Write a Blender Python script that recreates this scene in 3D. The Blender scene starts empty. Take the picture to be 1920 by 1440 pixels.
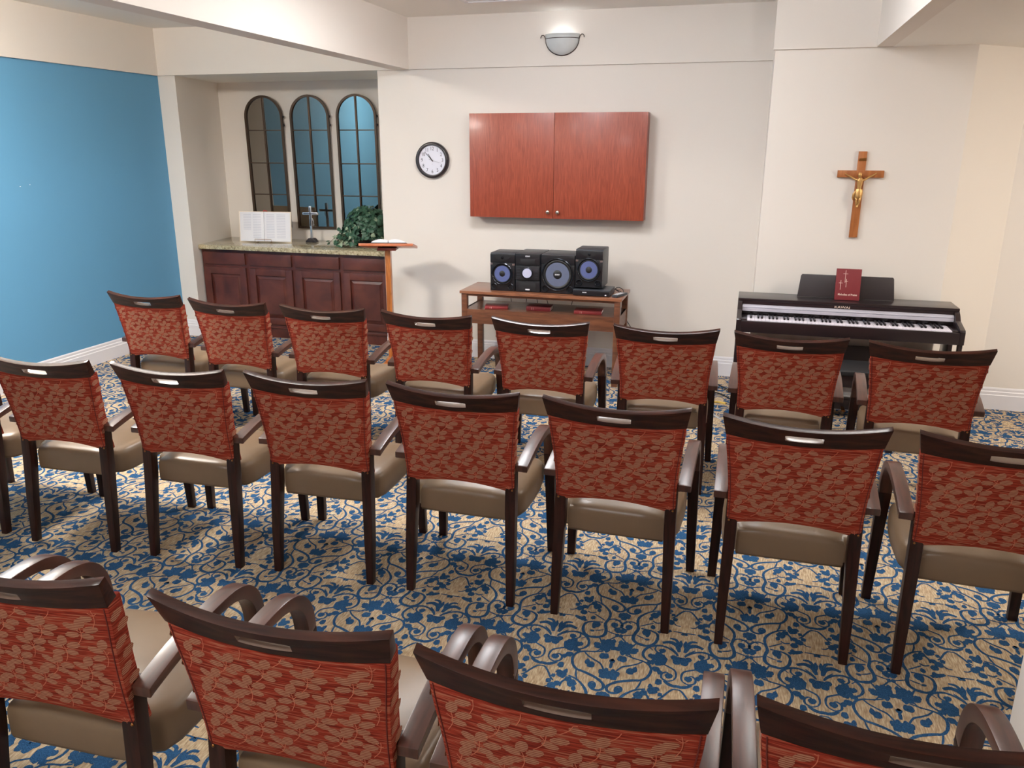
import bpy, bmesh, math, random
from mathutils import Vector, Matrix
PI = math.pi
SC = bpy.context.scene
COL = SC.collection
# ------------------------------------------------------------------ camera
F_PX, PITCH, ROLL, YAW, CAM_H = 1504.76, 0.28462, 0.00355, 0.28139, 1.7838
cam = bpy.data.cameras.new('camera'); cam_o = bpy.data.objects.new('camera', cam); COL.objects.link(cam_o)
cam.sensor_fit = 'HORIZONTAL'; cam.sensor_width = 36.0; cam.lens = 36.0 * F_PX / 1920.0
cam.clip_start = 0.02
fw = Vector((-math.sin(YAW) * math.cos(PITCH), math.cos(YAW) * math.cos(PITCH), -math.sin(PITCH)))
rt = Vector((math.cos(YAW), math.sin(YAW), 0)); up = rt.cross(fw)
r2 = math.cos(ROLL) * rt + math.sin(ROLL) * up; u2 = -math.sin(ROLL) * rt + math.cos(ROLL) * up
m = Matrix((r2, u2, -fw)).transposed().to_4x4(); m.translation = Vector((0, 0, CAM_H))
cam_o.matrix_world = m
SC.camera = cam_o
# ------------------------------------------------------------------ world, exposure
w = bpy.data.worlds.new('world'); SC.world = w; w.use_nodes = True
w.node_tree.nodes['Background'].inputs[0].default_value = (0.9, 0.93, 1, 1)
w.node_tree.nodes['Background'].inputs[1].default_value = 0.05
SC.view_settings.view_transform = 'Standard'; SC.view_settings.look = 'None'
SC.view_settings.gamma = 1; SC.view_settings.use_curve_mapping = False
SC.view_settings.exposure = 0.25
SC.cycles.use_denoising = True
SC.cycles.max_bounces = 8; SC.cycles.diffuse_bounces = 5; SC.cycles.glossy_bounces = 4
SC.cycles.sample_clamp_indirect = 6.0
# lamp powers (used by the added ceiling lights and wall sconces built below)
P_FRONT, P_FRONT_R, P_MID, P_LEFT, P_RIGHT, P_SCONCE, P_UP = 51, 25, 52, 145, 78, 0.3, 95
COOL = (0.96, 0.975, 1.0); WARM = (1.0, 0.94, 0.86)
# ------------------------------------------------------------------ helpers
def link(o): COL.objects.link(o); return o
def finish(bm, name, mats, parent=None, smooth=35, loc=None):
    me = bpy.data.meshes.new(name)
    bmesh.ops.recalc_face_normals(bm, faces=bm.faces)
    bm.to_mesh(me); bm.free()
    return wrap(me, name, mats, parent, smooth, loc)
def wrap(me, name, mats, parent=None, smooth=35, loc=None):
    for mt in (mats if isinstance(mats, (list, tuple)) else [mats]): me.materials.append(mt)
    if smooth:
        me.shade_smooth(); me.set_sharp_from_angle(angle=math.radians(smooth))
    o = link(bpy.data.objects.new(name, me))
    if parent: o.parent = parent
    if loc: o.location = loc
    return o
def empty(name, loc=(0, 0, 0), rz=0.0):
    o = link(bpy.data.objects.new(name, None)); o.location = loc; o.rotation_euler = (0, 0, rz)
    o.empty_display_size = 0.05
    return o
def tag(o, label, cat, group=None):
    o['label'] = label; o['category'] = cat
    if group: o['group'] = group
    return o
def struct(o): o['kind'] = 'structure'; return o
def copy_tree(o, parent=None):
    c = o.copy(); COL.objects.link(c); c.parent = parent
    for ch in list(o.children): copy_tree(ch, c)
    return c
def box(bm, x0, x1, y0, y1, z0, z1, bev=0.0, seg=2, mat=0, M=None):
    vs = [bm.verts.new(p) for p in [(x0,y0,z0),(x1,y0,z0),(x1,y1,z0),(x0,y1,z0),(x0,y0,z1),(x1,y0,z1),(x1,y1,z1),(x0,y1,z1)]]
    fs = [bm.faces.new([vs[i] for i in f]) for f in [(3,2,1,0),(4,5,6,7),(0,1,5,4),(1,2,6,5),(2,3,7,6),(3,0,4,7)]]
    for f in fs: f.material_index = mat
    if M is not None: bmesh.ops.transform(bm, matrix=M, verts=vs)
    if bev:
        es = list({e for f in fs for e in f.edges})
        bmesh.ops.bevel(bm, geom=es, offset=bev, segments=seg, affect='EDGES', profile=0.6, clamp_overlap=True)
    return bm
def BX(x0, x1, y0, y1, z0, z1, bev=0.0, seg=2): return box(bmesh.new(), x0, x1, y0, y1, z0, z1, bev, seg)
def prism(bm, pts, a0, a1, axis='y', bev=0.0, seg=2, mat=0):
    """extrude a 2D outline; axis is the extrusion axis. pts are the other two coords in order"""
    def mk(p, a):
        return {'y': (p[0], a, p[1]), 'x': (a, p[0], p[1]), 'z': (p[0], p[1], a)}[axis]
    A = [bm.verts.new(mk(p, a0)) for p in pts]; B = [bm.verts.new(mk(p, a1)) for p in pts]
    n = len(pts); fs = [bm.faces.new(A), bm.faces.new(B[::-1])]
    for i in range(n): fs.append(bm.faces.new([A[i], B[i], B[(i+1)%n], A[(i+1)%n]]))
    for f in fs: f.material_index = mat
    if bev:
        es = list({e for f in fs for e in f.edges})
        bmesh.ops.recalc_face_normals(bm, faces=fs)
        es = [e for e in es if e.calc_face_angle(0) > 0.6]
        bmesh.ops.bevel(bm, geom=es, offset=bev, segments=seg, affect='EDGES', profile=0.6, clamp_overlap=True)
    return bm
def lathe(bm, prof, n=32, origin=(0,0,0), axis='z', mat=0, a0=0.0, a1=2*PI):
    full = abs(a1 - a0 - 2*PI) < 1e-6
    rows = []
    for r, h in prof:
        row = []
        for i in range(n if full else n+1):
            a = a0 + (a1-a0)*i/n
            p = (r*math.cos(a), r*math.sin(a), h)
            if axis == 'y': p = (p[0], -p[2], p[1])     # profile height towards -y
            row.append(bm.verts.new((p[0]+origin[0], p[1]+origin[1], p[2]+origin[2])))
        rows.append(row)
    for k in range(len(rows)-1):
        A, B = rows[k], rows[k+1]; m_ = len(A)
        for i in range(m_ if full else m_-1):
            j = (i+1) % m_
            try: bm.faces.new([A[i], A[j], B[j], B[i]]).material_index = mat
            except ValueError: pass
    if full:
        for row in (rows[0], rows[-1]):
            try: bm.faces.new(row).material_index = mat
            except ValueError: pass
    return bm
def tube(bm, pts, rad, n=8, mat=0, cap=True, flat=1.0):
    pts = [Vector(p) for p in pts]; rows = []
    rads = rad if isinstance(rad, (list, tuple)) else [rad]*len(pts)
    prev = None
    for i, p in enumerate(pts):
        t = (pts[min(i+1, len(pts)-1)] - pts[max(i-1, 0)]).normalized()
        if prev is None:
            a = Vector((0,0,1)) if abs(t.z) < 0.9 else Vector((1,0,0))
            u = t.cross(a).normalized()
        else:
            u = (prev - t*prev.dot(t)).normalized()
        prev = u; v = t.cross(u)
        rows.append([bm.verts.new(p + rads[i]*(math.cos(2*PI*k/n)*u + flat*math.sin(2*PI*k/n)*v)) for k in range(n)])
    for a, b in zip(rows, rows[1:]):
        for k in range(n): bm.faces.new([a[k], a[(k+1)%n], b[(k+1)%n], b[k]]).material_index = mat
    if cap:
        bm.faces.new(rows[0][::-1]).material_index = mat; bm.faces.new(rows[-1]).material_index = mat
    return bm
def crom(pts, n=6, closed=False):
    P = [Vector(p) for p in pts]; out = []; N = len(P)
    for i in range(N if closed else N-1):
        if closed: a, b, c, d = P[(i-1)%N], P[i], P[(i+1)%N], P[(i+2)%N]
        else: a, b, c, d = P[max(i-1,0)], P[i], P[i+1], P[min(i+2,N-1)]
        for k in range(n):
            t = k/n
            out.append(0.5*((2*b)+(c-a)*t+(2*a-5*b+4*c-d)*t*t+(3*b-a-3*c+d)*t**3))
    if not closed: out.append(P[-1])
    return out
def text_obj(s, size, name, mat, parent=None, loc=(0,0,0), rot=(PI/2,0,0), extr=0.0006, align='CENTER', sx=1.0, shear=0.0, bold=0.0):
    cu = bpy.data.curves.new('t', 'FONT'); cu.body = s; cu.size = size; cu.extrude = extr; cu.align_x = align
    cu.align_y = 'CENTER'; cu.shear = shear; cu.offset = bold; cu.resolution_u = 3
    to = link(bpy.data.objects.new('t', cu)); bpy.context.view_layer.update()
    me = bpy.data.meshes.new_from_object(to.evaluated_get(bpy.context.evaluated_depsgraph_get()))
    bpy.data.objects.remove(to); bpy.data.curves.remove(cu)
    me.name = name; me.materials.clear(); me.materials.append(mat)
    o = link(bpy.data.objects.new(name, me)); o.location = loc; o.rotation_euler = rot; o.scale = (sx, 1, 1)
    if parent: o.parent = parent
    return o
# ------------------------------------------------------------------ materials
def srgb(*c):
    return tuple(((v/255)/12.92 if v/255 <= 0.04045 else ((v/255+0.055)/1.055)**2.4) for v in c) + (1.0,)
def newmat(name):
    mt = bpy.data.materials.new(name); mt.use_nodes = True
    nt = mt.node_tree; b = nt.nodes['Principled BSDF']
    return mt, nt, b
def simple(name, col, rough=0.5, metal=0.0, coat=0.0, emis=0.0, noise=0.0, nscale=40.0, bump=0.0, spec=0.5):
    mt, nt, b = newmat(name)
    c = srgb(*col)
    b.inputs['Base Color'].default_value = c; b.inputs['Roughness'].default_value = rough
    b.inputs['Metallic'].default_value = metal; b.inputs['Coat Weight'].default_value = coat
    b.inputs['Coat Roughness'].default_value = 0.12; b.inputs['Specular IOR Level'].default_value = spec
    tc = nt.nodes.new('ShaderNodeTexCoord'); nz = nt.nodes.new('ShaderNodeTexNoise')
    nz.inputs['Scale'].default_value = nscale; nz.inputs['Detail'].default_value = 3
    nt.links.new(tc.outputs['Object'], nz.inputs['Vector'])
    mr = nt.nodes.new('ShaderNodeMapRange'); mr.inputs['To Min'].default_value = 1-noise; mr.inputs['To Max'].default_value = 1+noise
    nt.links.new(nz.outputs['Fac'], mr.inputs['Value'])
    mx = nt.nodes.new('ShaderNodeMix'); mx.data_type = 'RGBA'; mx.blend_type = 'MULTIPLY'; mx.inputs['Factor'].default_value = 1
    mx.inputs['A'].default_value = c; nt.links.new(mr.outputs['Result'], mx.inputs['B'])
    nt.links.new(mx.outputs['Result'], b.inputs['Base Color'])
    if bump:
        bp = nt.nodes.new('ShaderNodeBump'); bp.inputs['Strength'].default_value = bump; bp.inputs['Distance'].default_value = 0.002
        nt.links.new(nz.outputs['Fac'], bp.inputs['Height']); nt.links.new(bp.outputs['Normal'], b.inputs['Normal'])
    if emis:
        b.inputs['Emission Color'].default_value = c; b.inputs['Emission Strength'].default_value = emis
    return mt
def wood(name, dark, light, rough=0.3, coat=0.3, scale=(3, 3, 40), nscale=3.0, contrast=(0.35, 0.65), knots=0.0, croft=0.15, spec=0.5):
    """streaked wood; scale stretches the noise so the grain follows the low-frequency axis"""
    mt, nt, b = newmat(name)
    tc = nt.nodes.new('ShaderNodeTexCoord'); mp = nt.nodes.new('ShaderNodeMapping'); mp.inputs['Scale'].default_value = scale
    nz = nt.nodes.new('ShaderNodeTexNoise'); nz.inputs['Scale'].default_value = nscale; nz.inputs['Detail'].default_value = 6
    nz.inputs['Distortion'].default_value = 0.6 + knots
    rp = nt.nodes.new('ShaderNodeValToRGB')
    rp.color_ramp.elements[0].position = contrast[0]; rp.color_ramp.elements[0].color = srgb(*dark)
    rp.color_ramp.elements[1].position = contrast[1]; rp.color_ramp.elements[1].color = srgb(*light)
    L = nt.links.new
    L(tc.outputs['Object'], mp.inputs['Vector']); L(mp.outputs['Vector'], nz.inputs['Vector']); L(nz.outputs['Fac'], rp.inputs['Fac'])
    L(rp.outputs['Color'], b.inputs['Base Color'])
    b.inputs['Roughness'].default_value = rough; b.inputs['Coat Weight'].default_value = coat; b.inputs['Coat Roughness'].default_value = croft
    b.inputs['Specular IOR Level'].default_value = spec
    return mt
M = {}
M['wall'] = simple('cream_wall_paint', (228, 221, 213), 0.75, noise=0.012, nscale=2.0, bump=0.05)
M['blue'] = simple('blue_wall_paint', (92, 150, 188), 0.7, noise=0.03, nscale=1.3, bump=0.05)
M['ceil'] = simple('ceiling_paint', (240, 237, 231), 0.8, noise=0.01)
M['white'] = simple('white_trim_paint', (226, 224, 228), 0.4, noise=0.01)
M['chip'] = simple('white_scuff', (225, 228, 230), 0.7)
M['dkwood'] = wood('espresso_wood', (34, 14, 9), (62, 30, 20), 0.4, 0.35, scale=(2.5, 30, 30), nscale=2.0, croft=0.16, spec=0.1)
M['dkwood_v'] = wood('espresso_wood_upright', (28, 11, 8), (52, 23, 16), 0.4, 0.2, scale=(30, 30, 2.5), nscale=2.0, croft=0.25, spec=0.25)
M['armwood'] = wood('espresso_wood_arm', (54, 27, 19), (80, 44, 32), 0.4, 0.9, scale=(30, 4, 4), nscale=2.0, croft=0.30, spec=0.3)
M['slotwood'] = simple('slot_edge_painted_sheen', (118, 98, 86), 0.22, coat=1.0, noise=0.05)  # glossy rim; base colour lightened to stand in for reflected ceiling light
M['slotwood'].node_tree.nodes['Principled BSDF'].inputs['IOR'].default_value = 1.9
M['armwood'].node_tree.nodes['Principled BSDF'].inputs['Coat IOR'].default_value = 1.5
M['vinyl'] = simple('tan_vinyl', (124, 103, 81), 0.36, noise=0.05, nscale=25, bump=0.08)
M['brass'] = simple('brass_tack', (150, 105, 60), 0.3, metal=1.0)
M['cherry'] = wood('cherry_laminate', (130, 54, 36), (162, 76, 52), 0.4, 0.15, scale=(26, 26, 2.2), nscale=2.6, contrast=(0.3, 0.7), knots=0.8)
M['cherry_edge'] = simple('cherry_edge_band', (128, 60, 50), 0.4)
M['mahog'] = wood('mahogany_cabinet', (68, 30, 25), (98, 49, 39), 0.38, 0.2, scale=(5, 5, 5), nscale=1.2, contrast=(0.3, 0.7))
M['console'] = wood('walnut_console', (86, 50, 34), (118, 74, 50), 0.35, 0.25, scale=(2.5, 18, 18), nscale=2.0)
M['console_top'] = wood('walnut_console_top', (118, 72, 50), (150, 98, 70), 0.3, 0.3, scale=(2.5, 18, 18), nscale=2.0)
M['oak'] = wood('golden_oak', (150, 84, 36), (196, 122, 62), 0.35, 0.3, scale=(16, 16, 1.6), nscale=2.4, knots=1.2)
M['oak_top'] = wood('reddish_oak', (172, 92, 56), (200, 118, 78), 0.35, 0.25, scale=(2, 14, 14), nscale=2.0)
M['crosswood'] = wood('honey_oak', (150, 88, 44), (180, 112, 62), 0.4, 0.2, scale=(18, 18, 2.0), nscale=2.0)
M['gold'] = simple('gold_figure', (206, 164, 104), 0.42, metal=0.8)
M['silver'] = simple('brushed_silver', (205, 206, 212), 0.28, metal=1.0)
M['keysilver'] = simple('silver_strip', (198, 196, 208), 0.35, metal=0.25)
M['nickel'] = simple('nickel_knob', (205, 200, 190), 0.25, metal=1.0)
M['bronze'] = simple('bronze_frame', (78, 62, 50), 0.4, metal=0.6)
M['ironblack'] = simple('black_iron', (42, 36, 38), 0.45, metal=0.3)
M['pblack'] = simple('rosewood_black', (34, 24, 27), 0.28, coat=0.3, noise=0.08, nscale=20)
M['prest'] = simple('music_rest_black', (42, 34, 36), 0.4, noise=0.1, nscale=12)
M['ivory'] = simple('white_key_plastic', (236, 230, 240), 0.25, coat=0.3)
M['ebony'] = simple('black_key_plastic', (22, 20, 24), 0.3)
M['plblack'] = simple('black_plastic', (26, 27, 32), 0.3, coat=0.2)
M['plmatte'] = simple('matte_black_plastic', (20, 20, 24), 0.55)
M['plgrey'] = simple('dark_grey_plastic', (52, 55, 62), 0.4)
M['cone'] = simple('blue_grey_cone', (84, 94, 140), 0.45, noise=0.06)
M['cone_big'] = simple('grey_cone', (92, 100, 124), 0.5, noise=0.06)
M['rubber'] = simple('rubber_black', (20, 20, 22), 0.5)
M['gloss'] = simple('gloss_ring', (40, 42, 48), 0.15, metal=0.6)
M['paper'] = simple('book_paper', (238, 234, 232), 0.8)
M['pagewhite'] = simple('bright_page', (236, 236, 242), 0.7)
M['ink'] = simple('grey_print', (214, 215, 226), 0.8)
M['cover_cream'] = simple('cream_cover', (232, 218, 200), 0.6)
M['burgundy'] = simple('burgundy_cloth', (118, 34, 40), 0.55, noise=0.05)
M['pinkred'] = simple('red_cloth', (140, 48, 50), 0.5, noise=0.05)
M['lettering'] = simple('cream_lettering', (226, 205, 190), 0.5)
M['whiteink'] = simple('white_lettering', (222, 222, 228), 0.5)
M['clockface'] = simple('clock_face', (226, 226, 238), 0.35)
M['clockrim'] = simple('clock_rim', (34, 26, 30), 0.35, coat=0.2)
M['clockink'] = simple('clock_ink', (72, 72, 82), 0.6)
M['sconceglass'] = simple('grey_alabaster_glass', (206, 211, 212), 0.35, noise=0.15, nscale=9)
M['pewter'] = simple('pewter_metal', (92, 84, 82), 0.4, metal=0.7)
M['leaf'] = simple('ivy_leaf', (48, 84, 64), 0.45, noise=0.45, nscale=14)
M['leaf_pale'] = simple('ivy_leaf_variegated', (150, 166, 140), 0.5, noise=0.3, nscale=30)
M['stem'] = simple('ivy_stem', (70, 66, 44), 0.7)
M['cable'] = simple('black_cable', (20, 19, 20), 0.5)
M['cable_y'] = simple('yellow_cable', (214, 178, 84), 0.5)
M['cable_w'] = simple('grey_cable', (190, 188, 190), 0.5)
M['ribbon'] = simple('red_ribbon', (168, 48, 52), 0.5)
mt, nt, b = newmat('mirror_glass'); b.inputs['Metallic'].default_value = 1; b.inputs['Roughness'].default_value = 0.02
b.inputs['Base Color'].default_value = (0.33, 0.31, 0.28, 1); M['mirror'] = mt
mt, nt, b = newmat('light_diffuser'); b.inputs['Emission Color'].default_value = COOL + (1,); b.inputs['Emission Strength'].default_value = 3.0; M['diffuser'] = mt
mt, nt, b = newmat('warm_diffuser'); b.inputs['Emission Color'].default_value = WARM + (1,); b.inputs['Emission Strength'].default_value = 3.0; M['wdiffuser'] = mt
mt, nt, b = newmat('lit_knob'); b.inputs['Base Color'].default_value = (0.7, 0.72, 0.9, 1); b.inputs['Metallic'].default_value = 0.6; b.inputs['Roughness'].default_value = 0.25
b.inputs['Emission Color'].default_value = (0.62, 0.68, 1, 1); b.inputs['Emission Strength'].default_value = 0.25; M['litknob'] = mt
# red upholstery: base weave and striped leaves
def fabric(name, leaf):
    mt, nt, b = newmat(name); L = nt.links.new
    tc = nt.nodes.new('ShaderNodeTexCoord')
    mp = nt.nodes.new('ShaderNodeMapping'); mp.inputs['Scale'].default_value = (9, 9, 230)
    n1 = nt.nodes.new('ShaderNodeTexNoise'); n1.inputs['Scale'].default_value = 1.6; n1.inputs['Detail'].default_value = 2
    L(tc.outputs['Object'], mp.inputs['Vector']); L(mp.outputs['Vector'], n1.inputs['Vector'])
    r1 = nt.nodes.new('ShaderNodeValToRGB'); e = r1.color_ramp.elements
    if not leaf:
        e[0].position = 0.38; e[0].color = srgb(114, 40, 30); e[1].position = 0.54; e[1].color = srgb(158, 60, 43); x = e.new(0.66); x.color = srgb(166, 106, 82)
        L(n1.outputs['Fac'], r1.inputs['Fac']); L(r1.outputs['Color'], b.inputs['Base Color'])
    else:
        sx = nt.nodes.new('ShaderNodeSeparateXYZ'); L(tc.outputs['Object'], sx.inputs[0])
        m1 = nt.nodes.new('ShaderNodeMath'); m1.operation = 'MULTIPLY'; m1.inputs[1].default_value = 2*PI/0.0048; L(sx.outputs['Z'], m1.inputs[0])
        m0 = nt.nodes.new('ShaderNodeMath'); m0.operation = 'MULTIPLY_ADD'; m0.inputs[1].default_value = 1.2; L(n1.outputs['Fac'], m0.inputs[0]); L(m1.outputs[0], m0.inputs[2])
        m2 = nt.nodes.new('ShaderNodeMath'); m2.operation = 'SINE'; L(m0.outputs[0], m2.inputs[0])
        m3 = nt.nodes.new('ShaderNodeMapRange'); m3.inputs['From Min'].default_value = -0.9; m3.inputs['From Max'].default_value = 0.4; L(m2.outputs[0], m3.inputs['Value'])
        e[0].position = 0.0; e[0].color = srgb(126, 56, 42); e[1].position = 0.75; e[1].color = srgb(176, 128, 103)
        L(m3.outputs['Result'], r1.inputs['Fac']); L(r1.outputs['Color'], b.inputs['Base Color'])
    b.inputs['Roughness'].default_value = 0.85; b.inputs['Specular IOR Level'].default_value = 0.1
    bp = nt.nodes.new('ShaderNodeBump'); bp.inputs['Strength'].default_value = 0.25; bp.inputs['Distance'].default_value = 0.001
    L(n1.outputs['Fac'], bp.inputs['Height']); L(bp.outputs['Normal'], b.inputs['Normal'])
    return mt
M['fab'] = fabric('red_woven_upholstery', False); M['fableaf'] = fabric('striped_leaf_weave', True)
M['vine'] = simple('leaf_stem_thread', (196, 112, 84), 0.9)
M['seam'] = simple('dark_seam_thread', (104, 36, 28), 0.9)
# granite
mt, nt, b = newmat('speckled_granite'); L = nt.links.new
tc = nt.nodes.new('ShaderNodeTexCoord'); v = nt.nodes.new('ShaderNodeTexNoise'); v.inputs['Scale'].default_value = 55; v.inputs['Detail'].default_value = 5; v.inputs['Roughness'].default_value = 0.7
L(tc.outputs['Object'], v.inputs['Vector']); rp = nt.nodes.new('ShaderNodeValToRGB'); e = rp.color_ramp.elements
e[0].position = 0.34; e[0].color = srgb(70, 60, 50); e[1].position = 0.42; e[1].color = srgb(158, 146, 116)
x = e.new(0.55); x.color = srgb(186, 174, 142); x = e.new(0.66); x.color = srgb(206, 198, 172)
L(v.outputs['Fac'], rp.inputs['Fac']); L(rp.outputs['Color'], b.inputs['Base Color']); b.inputs['Roughness'].default_value = 0.12; b.inputs['Coat Weight'].default_value = 0.3
M['granite'] = mt
# carpet base and scroll
def carpet(name, blue):
    mt, nt, b = newmat(name); L = nt.links.new
    tc = nt.nodes.new('ShaderNodeTexCoord')
    mp = nt.nodes.new('ShaderNodeMapping'); mp.inputs['Scale'].default_value = (1, 0.16, 1); L(tc.outputs['Object'], mp.inputs['Vector'])
    n1 = nt.nodes.new('ShaderNodeTexNoise'); n1.inputs['Scale'].default_value = 190; n1.inputs['Detail'].default_value = 1; L(mp.outputs['Vector'], n1.inputs['Vector'])
    n2 = nt.nodes.new('ShaderNodeTexNoise'); n2.inputs['Scale'].default_value = 420; n2.inputs['Detail'].default_value = 1; L(tc.outputs['Object'], n2.inputs['Vector'])
    rp = nt.nodes.new('ShaderNodeValToRGB'); e = rp.color_ramp.elements
    if blue:
        e[0].position = 0.3; e[0].color = srgb(24, 56, 92); e[1].position = 0.75; e[1].color = srgb(54, 98, 138)
        L(n2.outputs['Fac'], rp.inputs['Fac'])
    else:
        e[0].position = 0.3; e[0].color = srgb(160, 136, 108); e[1].position = 0.7; e[1].color = srgb(210, 194, 162)
        x = e.new(0.5); x.color = srgb(188, 164, 134)
        L(n1.outputs['Fac'], rp.inputs['Fac'])
    mr = nt.nodes.new('ShaderNodeMapRange'); mr.inputs['To Min'].default_value = 0.72; mr.inputs['To Max'].default_value = 1.25; L(n2.outputs['Fac'], mr.inputs['Value'])
    mx = nt.nodes.new('ShaderNodeMix'); mx.data_type = 'RGBA'; mx.blend_type = 'MULTIPLY'; mx.inputs['Factor'].default_value = 1
    L(rp.outputs['Color'], mx.inputs['A']); L(mr.outputs['Result'], mx.inputs['B']); L(mx.outputs['Result'], b.inputs['Base Color'])
    bp = nt.nodes.new('ShaderNodeBump'); bp.inputs['Strength'].default_value = 0.5; bp.inputs['Distance'].default_value = 0.003
    L(n2.outputs['Fac'], bp.inputs['Height']); L(bp.outputs['Normal'], b.inputs['Normal'])
    b.inputs['Roughness'].default_value = 0.95; b.inputs['Specular IOR Level'].default_value = 0.1
    return mt
M['carpet'] = carpet('beige_carpet', False); M['carpetblue'] = carpet('blue_carpet_scroll', True)
# ================================================================== ROOM
D, D1, D2 = 6.60, 5.922, 6.25           # back wall, piano wall, far right wall
ZB, ZT = 2.414, 2.81                    # lower band line, tray ceiling
XL, XBL, XBR, XC = -5.283, -2.948, -2.799, 0.078
XCH, XR0, XR = 1.279, 1.68, 4.6         # chamfer start, chamfer end, right limit
YB = -2.6; YA = 7.42; XS = 0.69; XPL, XAR = -5.10, -3.095
# floor with the woven scroll pattern inside the same mesh
STK=[[7,(198,387),(165,375),(131,367),(108,352),(97,322),(104,284),(123,257),(152,247),(188,232),(214,215),(232,193),(232,172),(219,160),(201,161),(185,176),(185,195),(198,199),(205,185)],[8,(104,212),(133,200),(156,180),(176,152),(184,124),(181,90),(175,59),(182,30),(186,6),(183,-18),(167,-35),(145,-43),(123,-39),(104,-19),(96,13),(100,43),(120,59),(144,64),(165,66)],[6,(176,65),(186,92),(207,101),(228,90),(240,70),(237,49),(220,41),(204,52),(202,70),(213,76)],[4,(187,14),(218,1),(246,-6)],[4,(246,-6),(254,-21),(268,-39),(283,-50)],[7,(12,-74),(26,-53),(47,-35),(74,-26),(99,-32),(121,-47),(135,-73),(137,-99),(126,-121),(109,-134)],[5,(95,-35),(97,-56),(84,-71),(67,-66),(61,-52),(70,-44)],[12,(10,-47),(17,-19),(30,-1),(50,6),(75,-5)],[8,(11,-27),(17,4),(29,28),(51,31)],[4,(46,-23),(30,-41),(17,-60),(12,-74)],[5,(16,288),(9,310),(15,343),(38,360),(62,373)],[5,(16,288),(37,277),(57,290),(58,314),(43,327),(31,313)],[9,(-10,260),(10,255),(31,262),(47,277)],[5,(-2,239),(14,236),(32,210),(45,185),(58,170)],[4,(18,123),(34,125),(47,138),(63,149)],[4,(-12,78),(4,80),(24,82),(43,82)],[12,(50,84),(68,74),(85,68),(100,58)],[5,(131,367),(149,345),(176,326),(199,312),(215,284),(223,260)],[4,(104,444),(123,461),(163,473),(183,439),(192,413),(180,388),(166,370)],[4,(122,117),(144,100),(170,81)],[5,(87,144),(89,169),(102,186),(122,189)],[5,(93,127),(111,120),(126,131)],[4,(247,101),(262,95),(271,88)],[4,(143,3),(161,9),(176,18)],[4,(207,-68),(185,-77),(167,-77)],[4,(123,257),(128,226),(136,202)]]
BLB=[[196,179,11,15,10],[213,62,11,14,0],[73,-56,10,10,0],[13,-104,13,22,0],[-6,-93,12,13,0],[26,-86,12,13,0],[83,-107,16,19,0],[107,-140,10,14,0],[71,-135,11,15,0],[110,-99,9,13,0],[34,307,12,17,0],[63,396,14,27,0],[80,419,14,19,0],[78,372,12,16,0],[97,374,8,17,0],[100,407,10,14,0],[80,211,18,20,8],[90,234,8,12,0],[66,223,10,12,0],[124,174,15,20,0],[108,191,13,13,0],[136,146,8,12,0],[79,118,13,15,0],[59,142,14,15,-10],[43,165,10,12,0],[74,159,11,13,0],[81,335,13,15,0],[67,320,9,13,0],[66,262,11,17,10],[122,88,9,15,0],[142,44,15,17,-6],[136,39,9,21,0],[134,-1,8,7,0],[202,360,12,17,12],[167,296,14,18,0],[153,309,8,17,0],[218,-70,16,27,0],[202,-58,9,16,0],[226,-48,9,13,0],[213,-95,10,14,0],[230,-92,9,14,0],[173,-95,12,15,0],[186,-100,7,10,0],[221,253,15,22,0],[240,252,14,20,0],[227,278,8,13,0],[209,266,7,15,0],[235,139,15,15,0],[249,131,15,14,0],[242,114,9,12,0],[223,142,8,10,0],[249,27,13,16,0],[246,-6,7,12,0],[238,337,8,13,0],[240,311,6,16,0],[168,424,12,14,10],[200,416,18,28,0],[188,440,9,19,0],[210,447,8,19,0],[210,397,10,15,0],[53,197,8,10,0],[84,581,10,16,0],[9,1,7,23,0],[6,71,6,7,0],[212,-147,12,15,0]]

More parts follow.
